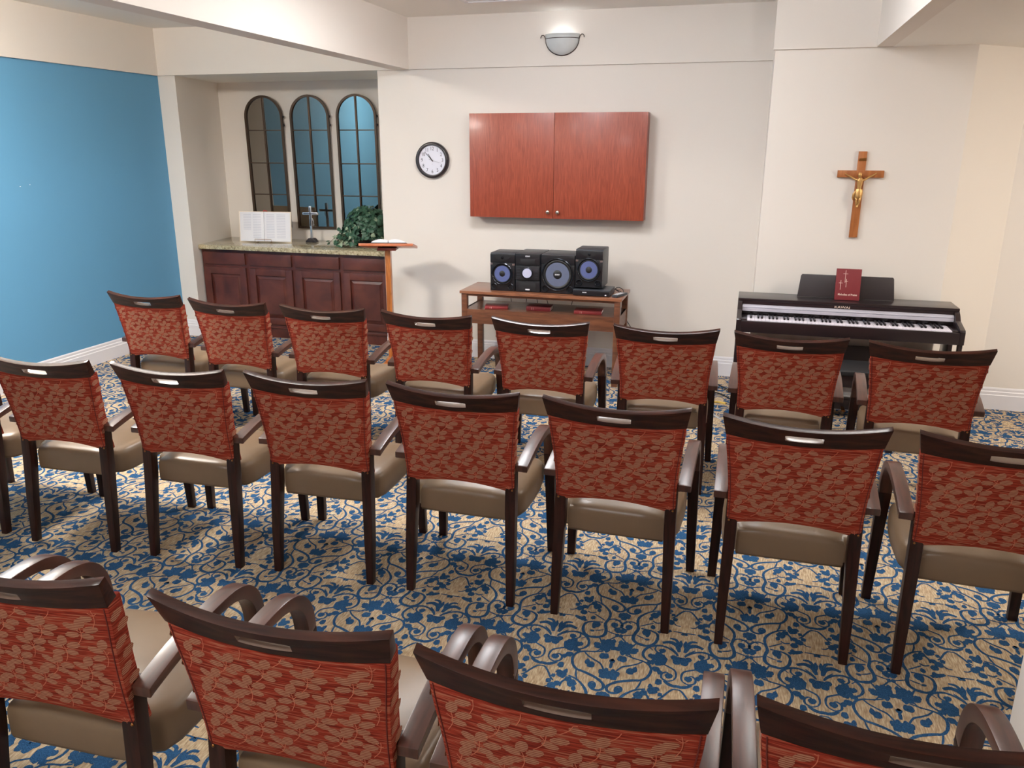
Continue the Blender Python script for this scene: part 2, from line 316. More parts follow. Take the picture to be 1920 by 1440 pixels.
def build_floor():
    import numpy as np
    verts, faces, mats = [], [], []
    def add(vs, fs, mi):
        o = len(verts); verts.extend(vs); faces.extend([[i+o for i in f] for f in fs]); mats.extend([mi]*len(fs))
    add([(XL-.1, YB-.1, 0), (XR+.1, YB-.1, 0), (XR+.1, YA+.1, 0), (XL-.1, YA+.1, 0)], [(0,1,2,3)], 0)
    rnd = random.Random(3)
    tv, tf = [], []
    def tadd(vs, fs):
        o = len(tv); tv.extend(vs); tf.extend([[i+o for i in f] for f in fs])
    for st in STK:
        w0 = st[0]/1000*0.82; P = crom([(p[0]/1000, p[1]/1000, 0) for p in st[1:]], 4)
        vs = []; n = len(P)
        for i, p in enumerate(P):
            t = (P[min(i+1,n-1)]-P[max(i-1,0)]); t.normalize(); nn = Vector((-t.y, t.x, 0))
            w_ = w0*(0.55+0.45*math.sin(PI*min(1, (i+1)/(n*0.5), (n-i)/(n*0.5))/2))*rnd.uniform(0.88, 1.15)
            vs += [p+nn*w_, p-nn*w_]
        tadd([(v.x, v.y) for v in vs], [(2*i, 2*i+1, 2*i+3, 2*i+2) for i in range(n-1)])
    for bx_, by_, rx, ry, rot in BLB:
        n = 11; vs = [(bx_/1000, by_/1000)]
        for i in range(n):
            a = 2*PI*i/n; k = rnd.uniform(0.78, 1.12)
            vs.append((bx_/1000+rx/870*k*math.cos(a), by_/1000+ry/870*k*math.sin(a)))
        tadd(vs, [(0, i+1, (i+1) % n+1) for i in range(n)])
    PX, PY = 0.4785, 0.508
    x0, x1, y0, y1 = XL, 3.2, 0.6, YA
    for ix in range(-11, 10):
        for iy in range(-6, 11):
            cx = -0.585+ix*PX; cy = 2.69+iy*PY
            if cx < x0-PX or cx > x1 or cy > y1 or cy < y0-PY: continue
            for s in (1, -1):
                add([(cx+s*p[0], cy+p[1], 0.0006+0.00004*((i//7) % 3)) for i, p in enumerate(tv)], tf, 1)
    me = bpy.data.meshes.new('floor'); me.from_pydata(verts, [], faces); me.update()
    me.materials.append(M['carpet']); me.materials.append(M['carpetblue'])
    me.polygons.foreach_set('material_index', mats)
    o = link(bpy.data.objects.new('floor', me)); struct(o)
build_floor()
def wallbox(name, x0, x1, y0, y1, z0, z1, mat='wall'):
    return struct(finish(BX(x0, x1, y0, y1, z0, z1), name, M[mat], smooth=0))
ZC = 2.95
# left (blue) wall with the slightly proud cream band above
bm = BX(XL-.12, XL, YB, D, 0, ZB+.02)
for (y_, z_, l_) in [(4.10, 1.545, .010), (4.93, 1.50, .010), (5.02, 1.51, .008)]: box(bm, XL, XL+.0008, y_, y_+l_, z_, z_+.004, mat=1)
struct(finish(bm, 'wall_left', [M['blue'], M['chip']], smooth=0))
wallbox('wall_left_upper', XL-.12, XL+.022, YB, D-.02, ZB, ZC)
# back wall main piece, post, header over the alcove
wallbox('wall_back', XAR, XC+.06, D, D+.12, 0, ZC)
prv = bmesh.new(); prism(prv, [(XL-.12, D), (XPL, D), (-5.24, YA), (-5.46, YA)], 0, ZC, axis='z')
struct(finish(prv, 'wall_alcove_left', M['wall'], smooth=0))
wallbox('wall_alcove_right', XAR, XAR+.12, D+.12, YA, 0, ZC)
wallbox('wall_alcove_back', -5.5, XAR+.12, YA, YA+.12, 0, ZC)
wallbox('ceiling_alcove', -5.4, XAR+.1, D+.02, YA+.02, ZB, ZB+.1, 'ceil')
wallbox('wall_back_upper', XL+.02, XC, D-.022, D+.02, ZB, ZC)
# beam between the two ceiling trays
wallbox('ceiling_beam', XBL, XBR, YB, D-.022, ZB, ZC)
wallbox('ceiling_left_tray', XL-.1, XBL, YB, D, ZT, ZT+.1, 'ceil')
wallbox('ceiling_tray', XBR, XS+.1, YB, D, ZT, ZT+.1, 'ceil')
# piano wall, its band, chamfer and the far right wall
bm = bmesh.new(); prism(bm, [(XC, D+.12), (XC, D1), (XCH, D1), (XR0, D2), (XR+.1, D2), (XR+.1, D+.12)], 0, ZC, axis='z')
struct(finish(bm, 'wall_piano', M['wall'], smooth=0))
wallbox('wall_piano_upper', XC-.012, XS+.01, D1-.022, D1+.02, ZB, ZC)
wallbox('wall_soffit', XS, XS+.1, YB, D1-.0221, ZB, ZC)
bm = bmesh.new(); prism(bm, [(XS+.1, YB), (XS+.1, D1+.002), (XCH, D1+.002), (XR0, D2+.002), (XR+.1, D2+.002), (XR+.1, YB)], ZB, ZB+.08, axis='z')
struct(finish(bm, 'ceiling_right', M['ceil'], smooth=0))
wallbox('wall_far_right', XR, XR+.12, YB, D2, 0, ZC)
wallbox('wall_behind', XL-.12, XR+.12, YB-.12, YB, 0, ZC)
wallbox('wall_right', 0.825, 1.06, 1.0, 2.23, 0, ZB)
# baseboards (stepped profile)
BP = [(0, 0), (.016, 0), (.016, .105), (.012, .110), (.012, .128), (.007, .134), (.007, .150), (.003, .160), (0, .160)]
def baseboard(name, p0, p1):
    p0 = Vector((p0[0], p0[1], 0)); p1 = Vector((p1[0], p1[1], 0)); t = (p1-p0).normalized(); n = Vector((t.y, -t.x, 0))
    bm = bmesh.new(); A = [bm.verts.new(p0+n*a+Vector((0,0,z))) for a, z in BP]; B = [bm.verts.new(p1+n*a+Vector((0,0,z))) for a, z in BP]
    for i in range(len(BP)-1): bm.faces.new([A[i], A[i+1], B[i+1], B[i]])
    bm.faces.new(A); bm.faces.new(B[::-1])
    return struct(finish(bm, name, M['white'], smooth=20))
baseboard('baseboard_left', (XL, YB), (XL, D))
baseboard('baseboard_post', (XL, D), (XPL, D))
baseboard('baseboard_back', (XAR, D), (XC, D))
baseboard('baseboard_step', (XC, D), (XC, D1))
baseboard('baseboard_piano', (XC, D1), (XCH, D1))
baseboard('baseboard_chamfer', (XCH, D1), (XR0, D2))
baseboard('baseboard_right', (XR0, D2), (XR, D2))
# ------------------------------------------------------------------ added ceiling lights
def dome(x, y, z, power, label, warm=False, R=.30):  # unseen dome fixtures, added to bring the room up to brightness
    t = empty('added_ceiling_light', (x, y, z)); tag(t, label, 'added ceiling light')
    finish(lathe(bmesh.new(), [(R+.02, 0), (R+.02, -.02), (R, -.025), (R, 0)], 40), 'rim', M['white'], t, 40)
    prof = [(R*math.cos(a), -.02-.12*math.sin(a)) for a in [PI/2*k/8 for k in range(9)]]; prof[-1] = (.001, prof[-1][1])
    mt = M['wdiffuser' if warm else 'diffuser'].copy(); mt.node_tree.nodes['Principled BSDF'].inputs['Emission Strength'].default_value = power/(PI*PI*R*R*1.35)
    finish(lathe(bmesh.new(), prof, 40), 'glass_dome', mt, t, 60)
dome(-1.60, 4.55, ZT, P_FRONT, 'added round white ceiling light out of view above the front row, nearer the beam')
dome(-0.35, 4.30, ZT, P_FRONT_R, 'added round white ceiling light out of view above the front row, nearer the piano')
dome(-1.05, -0.30, ZT, P_MID, 'added round white ceiling light out of view behind the nearest row')
dome(-4.20, 3.30, ZT, P_LEFT, 'added warm ceiling light out of view between the beam and the blue wall', warm=True)
dome(3.00, 4.30, ZB, P_RIGHT, 'added warm ceiling light out of view in the side bay right of the piano', warm=True)
vt = empty('ceiling_vent', (-1.80, 5.72, ZT)); tag(vt, 'white ceiling vent whose rear edge just shows at the top of the photo', 'vent')
bm = bmesh.new()
for a in ((-.305, .305, .275, .305), (-.305, .305, -.305, -.275), (-.305, -.275, -.275, .275), (.275, .305, -.275, .275)): box(bm, *a, -.012, 0)
finish(bm, 'frame', M['white'], vt, 0)
bm = bmesh.new()
for i in range(11): box(bm, -.275, .275, -.262+i*.05, -.232+i*.05, -.008, -.004)
finish(bm, 'slats', M['white'], vt, 0)
# ================================================================== CHAIR
def chair():
    root = empty('armchair')
    # -------- top rail: outline ring + slot ring, bent in y, leaning back
    def rail_pt(s, t, f):   # s -1..1 along, t 0 bottom..1 top, f 0 rear..1 front
        q = 1 - s*s
        hw = .2535 + (.2672-.2535)*t
        zb_ = .843+.012*f - .014*q; zt_ = .916+.009*f - .026*q
        yb_ = -.031 + .029*f; yt_ = -.059 + .019*f
        return Vector((s*hw, yb_+(yt_-yb_)*t - .021*q, zb_+(zt_-zb_)*t))
    bm = bmesh.new()
    NX = 26
    outer = [(-1+2*i/NX, 0) for i in range(NX)] + [(1, j/4) for j in range(4)] + [(1-2*i/NX, 1) for i in range(NX)] + [(-1, 1-j/4) for j in range(4)]
    hx, hz, n = .235, .19, len(outer)      # slot half sizes in s,t
    inner = []
    for (s, t) in outer:
        a = math.atan2((t-.5)*2, s*2.2)
        ca, sa = math.cos(a), math.sin(a)
        # stadium
        sx_ = max(-1, min(1, 1.35*ca)); 
        inner.append((hx*math.copysign(min(1, abs(ca)*1.18)**0.8, ca), .47+hz*math.copysign(min(1, abs(sa)*1.0)**.45, sa)))
    rings = {}
    for f in (0, 1):
        R = []
        for k in (0, .12, .45, .8, 1.0):
            R.append([bm.verts.new(rail_pt(o[0]*(1-k)+i_[0]*k, o[1]*(1-k)+i_[1]*k, f)) for o, i_ in zip(outer, inner)])
        rings[f] = R
        for A, B in zip(R, R[1:]):
            for i in range(n): bm.faces.new([A[i], A[(i+1)%n], B[(i+1)%n], B[i]])
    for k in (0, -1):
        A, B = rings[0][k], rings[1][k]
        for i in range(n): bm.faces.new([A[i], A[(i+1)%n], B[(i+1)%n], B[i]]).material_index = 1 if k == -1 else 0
    bmesh.ops.recalc_face_normals(bm, faces=bm.faces)
    es = [e for e in bm.edges if e.calc_face_angle(0) > 0.75]
    bmesh.ops.bevel(bm, geom=es, offset=.0028, segments=2, affect='EDGES', profile=.6, clamp_overlap=True)
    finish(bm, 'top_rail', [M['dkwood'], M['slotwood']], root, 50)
    # -------- upholstered back
    def hw_(t): return .2262 + (.2528-.2262)*t - .006*math.sin(PI*min(1, t*1.15)) + .003*(1-t)**6
    def rear(s, t, off=0.0):
        q = 1 - s*s
        z = (.481+.030*q)*(1-t) + (.846-.014*q)*t
        y = .028*(1-t) - .030*t - .021*q*(.35+.65*t)
        return Vector((s*hw_(t), y-off, z))
    def front(s, t):
        p = rear(s, t); q = 1-s*s
        p.y += .056-.011*t + .012*q*math.sin(PI*t) + .012*q; p.x *= .99; p.z += -.002*(1-t)+.012*t
        return p
    bm = bmesh.new(); NS, NT = 16, 12
    ta = [j/NT for j in range(NT+1)]; sa_ = [-1+2*i/NS for i in range(NS+1)]
    R = [[bm.verts.new(rear(s, t)) for s in sa_] for t in ta]; Fr = [[bm.verts.new(front(s, t)) for s in sa_] for t in ta]
    for j in range(NT):
        for i in range(NS):
            bm.faces.new([R[j][i], R[j][i+1], R[j+1][i+1], R[j+1][i]]); bm.faces.new([Fr[j][i+1], Fr[j][i], Fr[j+1][i], Fr[j+1][i+1]])
        for i in (0, NS): bm.faces.new([R[j][i], R[j+1][i], Fr[j+1][i], Fr[j][i]])
    for i in range(NS):
        for j in (0, NT): bm.faces.new([R[j][i], R[j][i+1], Fr[j][i+1], Fr[j][i]])
    bmesh.ops.recalc_face_normals(bm, faces=bm.faces)
    es = [e for e in bm.edges if e.calc_face_angle(0) > 0.9]
    bmesh.ops.bevel(bm, geom=es, offset=.006, segments=2, affect='EDGES', profile=.6, clamp_overlap=True)
    rnd = random.Random(11)
    def surf(x, z, off=.0007):     # point of the rear face over (x, z)
        t = (z-.49)/.36; t = max(0, min(1, t)); s = x/hw_(t)
        q = 1-s*s; t = (z-(.481+.030*q))/((.846-.014*q)-(.481+.030*q))
        return rear(s, t, off), s, t
    def leaf(cx, cz, rx, rz, rot):
        n_ = 12; pts = []
        for i in range(n_):
            a = 2*PI*i/n_; k = 1.0 if abs(math.cos(a)) < .8 else 1.12
            ex, ez = rx*math.cos(a)*k, rz*math.sin(a)
            p, s, t = surf(cx+ex*math.cos(rot)-ez*math.sin(rot), cz+ex*math.sin(rot)+ez*math.cos(rot))
            if abs(s) > .93 or t < .035 or t > .955: return
            pts.append(p)
        c = bm.verts.new(surf(cx, cz, .0009)[0]); V = [bm.verts.new(p) for p in pts]
        for i in range(n_): bm.faces.new([c, V[i], V[(i+1)%n_]]).material_index = 1
    def vine(pts):
        P = crom([(p[0], 0, p[1]) for p in pts], 4); vs = []
        for i, p in enumerate(P):
            t_ = P[min(i+1, len(P)-1)]-P[max(i-1, 0)]; t_.normalize(); nn = Vector((-t_.z, 0, t_.x))*.0008
            a, s, t = surf(p.x+nn.x, p.z+nn.z, .0011); b_, _, _ = surf(p.x-nn.x, p.z-nn.z, .0011)
            if abs(s) > .93 or t < .03 or t > .97: vs.append(None)
            else: vs.append((bm.verts.new(a), bm.verts.new(b_)))
        for u_, v_ in zip(vs, vs[1:]):
            if u_ and v_: bm.faces.new([u_[0], u_[1], v_[1], v_[0]]).material_index = 2
    row = 0; z = .50
    while z < .86:
        x = -.25 + (.046 if row % 2 else 0)
        while x < .26:
            cx, cz, a0 = x+rnd.uniform(-.006, .006), z+rnd.uniform(-.006, .006), rnd.uniform(-.25, .35)
            def rr(dx, dz): return (cx+dx*math.cos(a0)-dz*math.sin(a0), cz+dx*math.sin(a0)+dz*math.cos(a0))
            for dx, dz, rx, rz, rot in ((.006, .023, .0150, .0120, .9), (-.019, .014, .0165, .0098, -.45), (.026, .005, .0170, .0098, .2), (-.024, -.009, .0160, .0090, .1), (.010, -.014, .0150, .0088, -.1)):
                p = rr(dx, dz); leaf(p[0], p[1], rx, rz, rot+a0*.5)
            vine([rr(.001, .010), rr(0, -.004), rr(-.006, -.020), rr(-.02, -.036)])
            vine([rr(-.010, .006), rr(0, -.003), rr(.010, .001)])
            x += .092
        z += .054; row += 1
    # leaves wrapping the side faces
    for sgn in (-1, 1):
        for k in range(9):
            t = .06+k*.105; a, b_ = rear(sgn, t), front(sgn, t); c0 = a.lerp(b_, .35+.3*(k % 2)); t0 = Vector((0, 1, .25)).normalized()
            c0.x += sgn*.0018; V = []
            for i in range(10):
                an = 2*PI*i/10; V.append(bm.verts.new(c0+t0*math.cos(an)*.019+Vector((0,0,1))*math.sin(an)*.0115))
            bm.faces.new(V).material_index = 1
    me_o = finish(bm, 'backrest', [M['fab'], M['fableaf'], M['vine']], root, 40)
    for sgn in (-1, 1):
        finish(tube(bmesh.new(), [rear(sgn*.962, .01+t/14*.97, .0006) for t in range(15)], .0016, 5), 'seam', M['seam'], root, 60)
        p = rear(sgn*.955, .035, .001)
        finish(lathe(bmesh.new(), [(.0045, 0), (.004, .002), (.002, .0032), (.0004, .0035)], 10, (p.x, p.y, p.z), 'y'), 'tack', M['brass'], root, 60)
    # -------- seat
    half = [(0, .058), (.10, .058), (.186, .060), (.189, .098), (.222, .112), (.238, .16), (.243, .30), (.240, .40), (.230, .49), (.205, .528), (.10, .536), (0, .538)]
    outl = half + [(-x_, y_) for x_, y_ in half[-2:0:-1]]
    cx_, cy_ = 0, .30
    levels = [(.93, .342), (.985, .346), (1.0, .358), (1.0, .415), (.995, .432), (.975, .445), (.94, .453), (.85, .462), (.6, .472), (.3, .478)]
    bm = bmesh.new(); rows = []
    for k, z in levels:
        rows.append([bm.verts.new((x_*k, cy_+(y_-cy_)*k, z - .010*max(0, (y_-.30))/.24*(1 if z > .4 else 0))) for x_, y_ in outl])
    n = len(outl)
    for A, B in zip(rows, rows[1:]):
        for i in range(n): bm.faces.new([A[i], A[(i+1)%n], B[(i+1)%n], B[i]])
    bm.faces.new(rows[0][::-1]); bm.faces.new(rows[-1])
    finish(bm, 'seat', M['vinyl'], root, 75)
    # -------- rear legs
    for sgn in (-1, 1):
        bm = bmesh.new(); rows = []
        for z, xc, yc, wx, wy in ((0, .219, .004, .031, .033), (.2, .2165, .020, .037, .038), (.40, .211, .040, .043, .044), (.60, .209, .052, .043, .044)):
            rows.append([bm.verts.new((sgn*xc+a*wx/2, yc+b_*wy/2, z)) for a, b_ in ((-1,-1),(1,-1),(1,1),(-1,1))])
        for A, B in zip(rows, rows[1:]):
            for i in range(4): bm.faces.new([A[i], A[(i+1)%4], B[(i+1)%4], B[i]])
        bm.faces.new(rows[0][::-1]); bm.faces.new(rows[-1])
        es = [e for e in bm.edges if abs((e.verts[0].co-e.verts[1].co).z) > .1]
        bmesh.ops.bevel(bm, geom=es, offset=.005, segments=2, affect='EDGES', profile=.6)
        finish(bm, 'leg', M['dkwood_v'], root, 40)
    # -------- arms bending down into the front legs (ribbon with thickness)
    prof = [((.026, .603), (.026, .577)), ((.06, .612), (.06, .586)), ((.15, .632), (.155, .605)), ((.27, .648), (.27, .620)), ((.36, .6515), (.355, .620)), ((.41, .645), (.400, .610)),
            ((.452, .628), (.432, .592)), ((.484, .597), (.455, .566)), ((.503, .555), (.468, .530)), ((.512, .50), (.4735, .485)), ((.516, .42), (.477, .42)), ((.519, .28), (.484, .28)), ((.520, .0), (.493, .0))]
    P3 = crom([(a[0], a[1], 0) for a, b_ in prof], 3); Q3 = crom([(b_[0], b_[1], 0) for a, b_ in prof], 3)
    for sgn in (-1, 1):
        NA = 3*9
        def strip(i0, i1, name, mat):
            bm = bmesh.new(); rows = []
            for i in range(i0, i1+1):
                u_ = i/(len(P3)-1)
                z = P3[i].y
                k = 0 if i <= NA else min(1, (.50-z)/.50)
                xi, xo = .231+.0195*k*1.0, .279+.0075*k
                a, b_ = P3[i], Q3[i]
                rows.append([bm.verts.new((sgn*xi, a.x, a.y)), bm.verts.new((sgn*xo, a.x, a.y)), bm.verts.new((sgn*xo, b_.x, b_.y)), bm.verts.new((sgn*xi, b_.x, b_.y))])
            for A, B in zip(rows, rows[1:]):
                for i in range(4): bm.faces.new([A[i], A[(i+1)%4], B[(i+1)%4], B[i]])
            bm.faces.new(rows[0][::-1]); bm.faces.new(rows[-1])
            bmesh.ops.recalc_face_normals(bm, faces=bm.faces)
            es = [e for e in bm.edges if e.calc_face_angle(0) > 1.0]
            bmesh.ops.bevel(bm, geom=es, offset=.0035, segments=2, affect='EDGES', profile=.6, clamp_overlap=True)
            return finish(bm, name, mat, root, 40)
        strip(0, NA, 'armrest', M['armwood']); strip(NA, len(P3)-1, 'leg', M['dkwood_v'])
    for sgn in (-1, 1):   # short block tying the arm to the back post
        finish(BX(min(sgn*.222, sgn*.240), max(sgn*.222, sgn*.240), .036, .070, .572, .606, .003), 'arm_bracket', M['dkwood_v'], root, 40)
    return root
FRONT = [(-3.5607, 4.1403, -.0145), (-2.9258, 4.0814, -.031), (-2.2996, 4.08, .0145), (-1.6585, 4.0783, -.0109), (-1.0177, 4.0944, .0077), (-.3604, 4.1057, .0535), (.2459, 4.0992, -.0318), (.8632, 4.0575, -.066)]
MID = [(-3.535, 2.69, .03), (-2.8977, 2.6865, .0367), (-2.2625, 2.7229, .0285), (-1.6448, 2.7621, .0302), (-1.0245, 2.7714, -.0073), (-.4014, 2.7647, -.0204), (.2378, 2.7458, -.0015), (.8517, 2.7371, -.0205)]
REAR = [(-2.137, 1.22, .02), (-1.4989, 1.2296, .0378), (-.8403, 1.2327, .0023), (-.2484, 1.2067, -.0053), (.3417, 1.2455, .0434)]
LBL = {'f': ['red patterned armchair at the far left end of the front row, beside the blue wall',
  'red patterned front row armchair, second from the blue wall',
  'red patterned front row armchair before the dark alcove cabinet, third from the blue wall',
  'red patterned front row armchair just right of the lectern post',
  'red patterned front row armchair squarely in front of the stereo console',
  'red patterned front row armchair at the gap between console and piano',
  'red patterned front row armchair before the left end of the piano keyboard',
  'red patterned front row armchair at the right end, before the high piano keys'],
 'm': ['red patterned middle row armchair cut off by the left photo edge, no backrest showing',
  'red patterned middle row armchair, leftmost backrest, rail touching the left photo edge',
  'red patterned middle row armchair, second backrest from the left photo edge',
  'red patterned middle row armchair, third backrest from the left photo edge',
  'red patterned middle row armchair at the very centre of its seven visible backrests',
  'red patterned middle row armchair, third backrest from the right photo edge',
  'red patterned middle row armchair, whole backrest, next to the one cut off at right',
  'red patterned middle row armchair whose backrest is cut off by the right photo edge'],
 'r': ['armchair almost outside the photo at lower left, only a curved dark arm showing',
  'red patterned nearest row armchair cut by the left photo edge, seat side visible',
  'red patterned nearest row armchair, leftmost whole rail, lower left of centre',
  'red patterned nearest row armchair at bottom centre with the largest whole rail',
  'red patterned nearest row armchair in the lower right corner beside the wall end']}
PRE = ''
c0 = chair(); first = True
for key, lst, grp in (('f', FRONT, 'front row of armchairs'), ('m', MID, 'middle row of armchairs'), ('r', REAR, 'nearest row of armchairs')):
    for (x, y, r), lb in zip(lst, LBL[key]):
        c = c0 if first else copy_tree(c0); first = False
        c.location = (x, y, 0); c.rotation_euler = (0, 0, r)
        tag(c, PRE+lb, 'armchair', grp)
# ================================================================== WALL THINGS
# clock
ck = empty('wall_clock', (-2.612, D-.001, 1.692)); tag(ck, 'round black-rimmed wall clock with white face beside the red cabinet', 'clock')
R_ = .149
finish(lathe(bmesh.new(), [(R_, 0), (R_, .02), (R_-.004, .032), (R_-.014, .038), (R_-.024, .036), (R_-.029, .026), (R_-.029, .018)], 56, axis='y'), 'rim', M['clockrim'], ck, 50)
finish(lathe(bmesh.new(), [(R_-.028, .0), (R_-.028, .018), (.001, .0185)], 48, axis='y'), 'face', M['clockface'], ck, 30)
for h in range(1, 13):
    a = PI/2 - h*PI/6; r = .093
    text_obj(str(h), .042, 'numeral', M['clockink'], ck, (r*math.cos(a), -.0192, r*math.sin(a)), extr=.0003, sx=.85)
text_obj('r', .012, 'maker_mark', M['clockink'], ck, (0, -.0192, -.033), extr=.0003)
def hand(name, ang, l, w0, back, yy):
    bm = bmesh.new(); prism(bm, [(-w0/2, -back), (w0/2, -back), (w0*.3, l), (-w0*.3, l)], 0, .0012, axis='y')
    o = finish(bm, name, M['ironblack'], ck, 0); o.location = (0, -yy, 0); o.rotation_euler = (0, math.radians(ang), 0)
hand('hour_hand', 326, .062, .006, .012, .0235); hand('minute_hand', 317, .095, .005, .014, .0255); hand('second_hand', 106, .085, .0016, .03, .0275)
finish(lathe(bmesh.new(), [(.004, .018), (.004, .029), (.001, .0295)], 12, axis='y'), 'pivot', M['ironblack'], ck, 40)
# wall cabinet
wc = empty('wall_cabinet', (0, 0, 1.244)); tag(wc, 'wide reddish cherry two-door cabinet hung on the wall above the stereo', 'cabinet')
yF = D-.141
finish(BX(-2.233, -.799, yF+.020, D, 0, .816, .0015), 'body', M['cherry_edge'], wc, 30)
for i, (a, b_) in enumerate(((-2.235, -1.5285), (-1.5255, -.797))):
    d = finish(BX(a, b_, yF, yF+.019, 0, .816, .0012), 'door', M['cherry'], wc, 30)
    kx = -1.568 if i == 0 else -1.487
    finish(lathe(bmesh.new(), [(.006, 0), (.006, .012), (.015, .016), (.016, .022), (.012, .027), (.001, .029)], 20, (kx, yF, .052), 'y'), 'knob', M['nickel'], d, 60)
# sconce
sc = empty('wall_sconce', (-1.503, D-.022, 2.49)); tag(sc, 'grey glass half-bowl wall sconce with curled metal frame high on the wall', 'wall lamp')
bm = bmesh.new(); rows = []
for k in range(11):
    t = k/10; hw = .132*math.sin(PI/2*t) if k else .004; zz = .118*(1-math.cos(PI/2*t))
    dep = .085*(hw/.132)
    rows.append([bm.verts.new((hw*math.cos(PI*i/24), -dep*math.sin(PI*i/24), zz)) for i in range(25)])
rows.append([bm.verts.new((.137*math.cos(PI*i/24), -.090*math.sin(PI*i/24), .150)) for i in range(25)])
for A, B in zip(rows, rows[1:]):
    for i in range(24): bm.faces.new([A[i], A[i+1], B[i+1], B[i]])
o = finish(bm, 'glass_bowl', M['sconceglass'], sc, 60); md = o.modifiers.new('t', 'SOLIDIFY'); md.thickness = .004
bm = bmesh.new()
tube(bm, [(.134*math.cos(PI*i/20), -.088*math.sin(PI*i/20), .118) for i in range(21)], .0028, 6)
tube(bm, [(s*.132*math.sin(PI/2*t), -.006, .118*(1-math.cos(PI/2*t))-.003) for s in (-1,) for t in [1-i/12 for i in range(13)]], .004, 6)
tube(bm, [(.132*math.sin(PI/2*t), -.006, .118*(1-math.cos(PI/2*t))-.003) for t in [i/12 for i in range(13)]], .004, 6)
for s in (-1, 1):
    tube(bm, [(s*x, -.008, z) for x, z in [(.133, .112), (.137, .128), (.143, .141), (.153, .148), (.164, .146), (.171, .137), (.172, .125)]], .003, 6)
finish(bm, 'metal_frame', M['pewter'], sc, 60)
la = bpy.data.lights.new('sconce_lamp', 'POINT'); la.energy = P_SCONCE; la.shadow_soft_size = .03; la.color = COOL
lo = link(bpy.data.objects.new('lamp', la)); lo.parent = sc; lo.location = (0, -.05, .135)
for (x, y, z, rz, pw, wm, lb) in ((XBR+.001, 2.75, 2.49, PI/2, P_UP, 0, 'added wall sconce out of view on the beam beside the front row'), (XBR+.001, 0.6, 2.49, PI/2, P_UP, 0, 'added wall sconce out of view on the beam beside the nearest row'),
        (XS-.001, 3.2, 2.49, -PI/2, P_UP, 0, 'added wall sconce out of view on the right soffit'), (XL+.023, 3.0, 2.49, PI/2, P_UP*.8, 1, 'added wall sconce out of view high on the blue wall'),
        (XBL-.001, 4.4, 2.49, -PI/2, P_UP*.8, 1, 'added wall sconce out of view on the far side of the beam')):
    s2 = copy_tree(sc); s2.location = (x, y, z); s2.rotation_euler = (0, 0, rz); tag(s2, lb, 'wall lamp')  # unseen sconce copies, added as uplights to brighten the upper walls
    for ch in s2.children:
        if ch.type == 'LIGHT': ch.data = ch.data.copy(); ch.data.energy = pw; ch.data.color = (1, .9, .78) if wm else COOL
# crucifix
cx0, yC = .686, D1
cr = empty('crucifix', (cx0, yC, 1.22)); tag(cr, 'honey wood crucifix with gold figure hung above the piano', 'crucifix')
finish(BX(-.026, .026, -.018, -.0005, 0, .558, .001), 'upright', M['crosswood'], cr, 30)
finish(BX(-.143, .143, -.020, -.0006, .392, .437, .001), 'crossbar', M['crosswood'], cr, 30)
bm = bmesh.new(); prism(bm, [(-.022, .496), (.022, .499), (.024, .517), (-.02, .514)], -.021, -.018, axis='y'); finish(bm, 'plaque', M['brass'], cr, 30)
def skin(name, pts, edges, radii, mat, parent, sub=2):
    me = bpy.data.meshes.new(name); me.from_pydata(pts, edges, []); me.update()
    o = link(bpy.data.objects.new(name, me)); me.materials.append(mat)
    sk = o.modifiers.new('s', 'SKIN'); sk.use_smooth_shade = True
    for v_, r_ in zip(me.skin_vertices[0].data, radii):
        v_.radius = (r_, r_) if not isinstance(r_, tuple) else r_
    me.skin_vertices[0].data[0].use_root = True
    sb = o.modifiers.new('d', 'SUBSURF'); sb.levels = sb.render_levels = sub
    bpy.context.view_layer.update()
    m2 = bpy.data.meshes.new_from_object(o.evaluated_get(bpy.context.evaluated_depsgraph_get()))
    o.modifiers.clear(); o.data = m2; o.parent = parent
    return o
yb = -.032
P_ = [(0, yb, .300), (0, yb-.002, .330), (0, yb-.004, .360), (0, yb-.002, .378), (-.001, yb-.006, .392), (-.004, yb-.012, .404), (-.005, yb-.011, .416),
      (-.024, yb, .376), (-.050, yb+.006, .392), (-.074, yb+.008, .403), (-.092, yb+.008, .413), (-.099, yb+.008, .417),
      (.024, yb, .376), (.050, yb+.006, .394), (.074, yb+.008, .405), (.090, yb+.008, .416), (.097, yb+.008, .421),
      (-.010, yb-.002, .285), (-.012, yb-.014, .247), (-.004, yb-.002, .210), (-.004, yb-.006, .196),
      (.010, yb-.002, .285), (.010, yb-.016, .250), (.002, yb-.006, .212), (-.002, yb-.012, .198)]
E_ = [(0,1),(1,2),(2,3),(3,4),(4,5),(5,6),(3,7),(7,8),(8,9),(9,10),(10,11),(3,12),(12,13),(13,14),(14,15),(15,16),(0,17),(17,18),(18,19),(19,20),(0,21),(21,22),(22,23),(23,24)]
R__ = [(.017,.012),.014,(.019,.013),(.014,.010),.006,.0105,.009, .008,.006,.005,.004,.0055, .008,.006,.005,.004,.0055, .010,.008,.006,.005, .010,.008,.006,.005]
skin('figure', P_, E_, R__, M['gold'], cr)
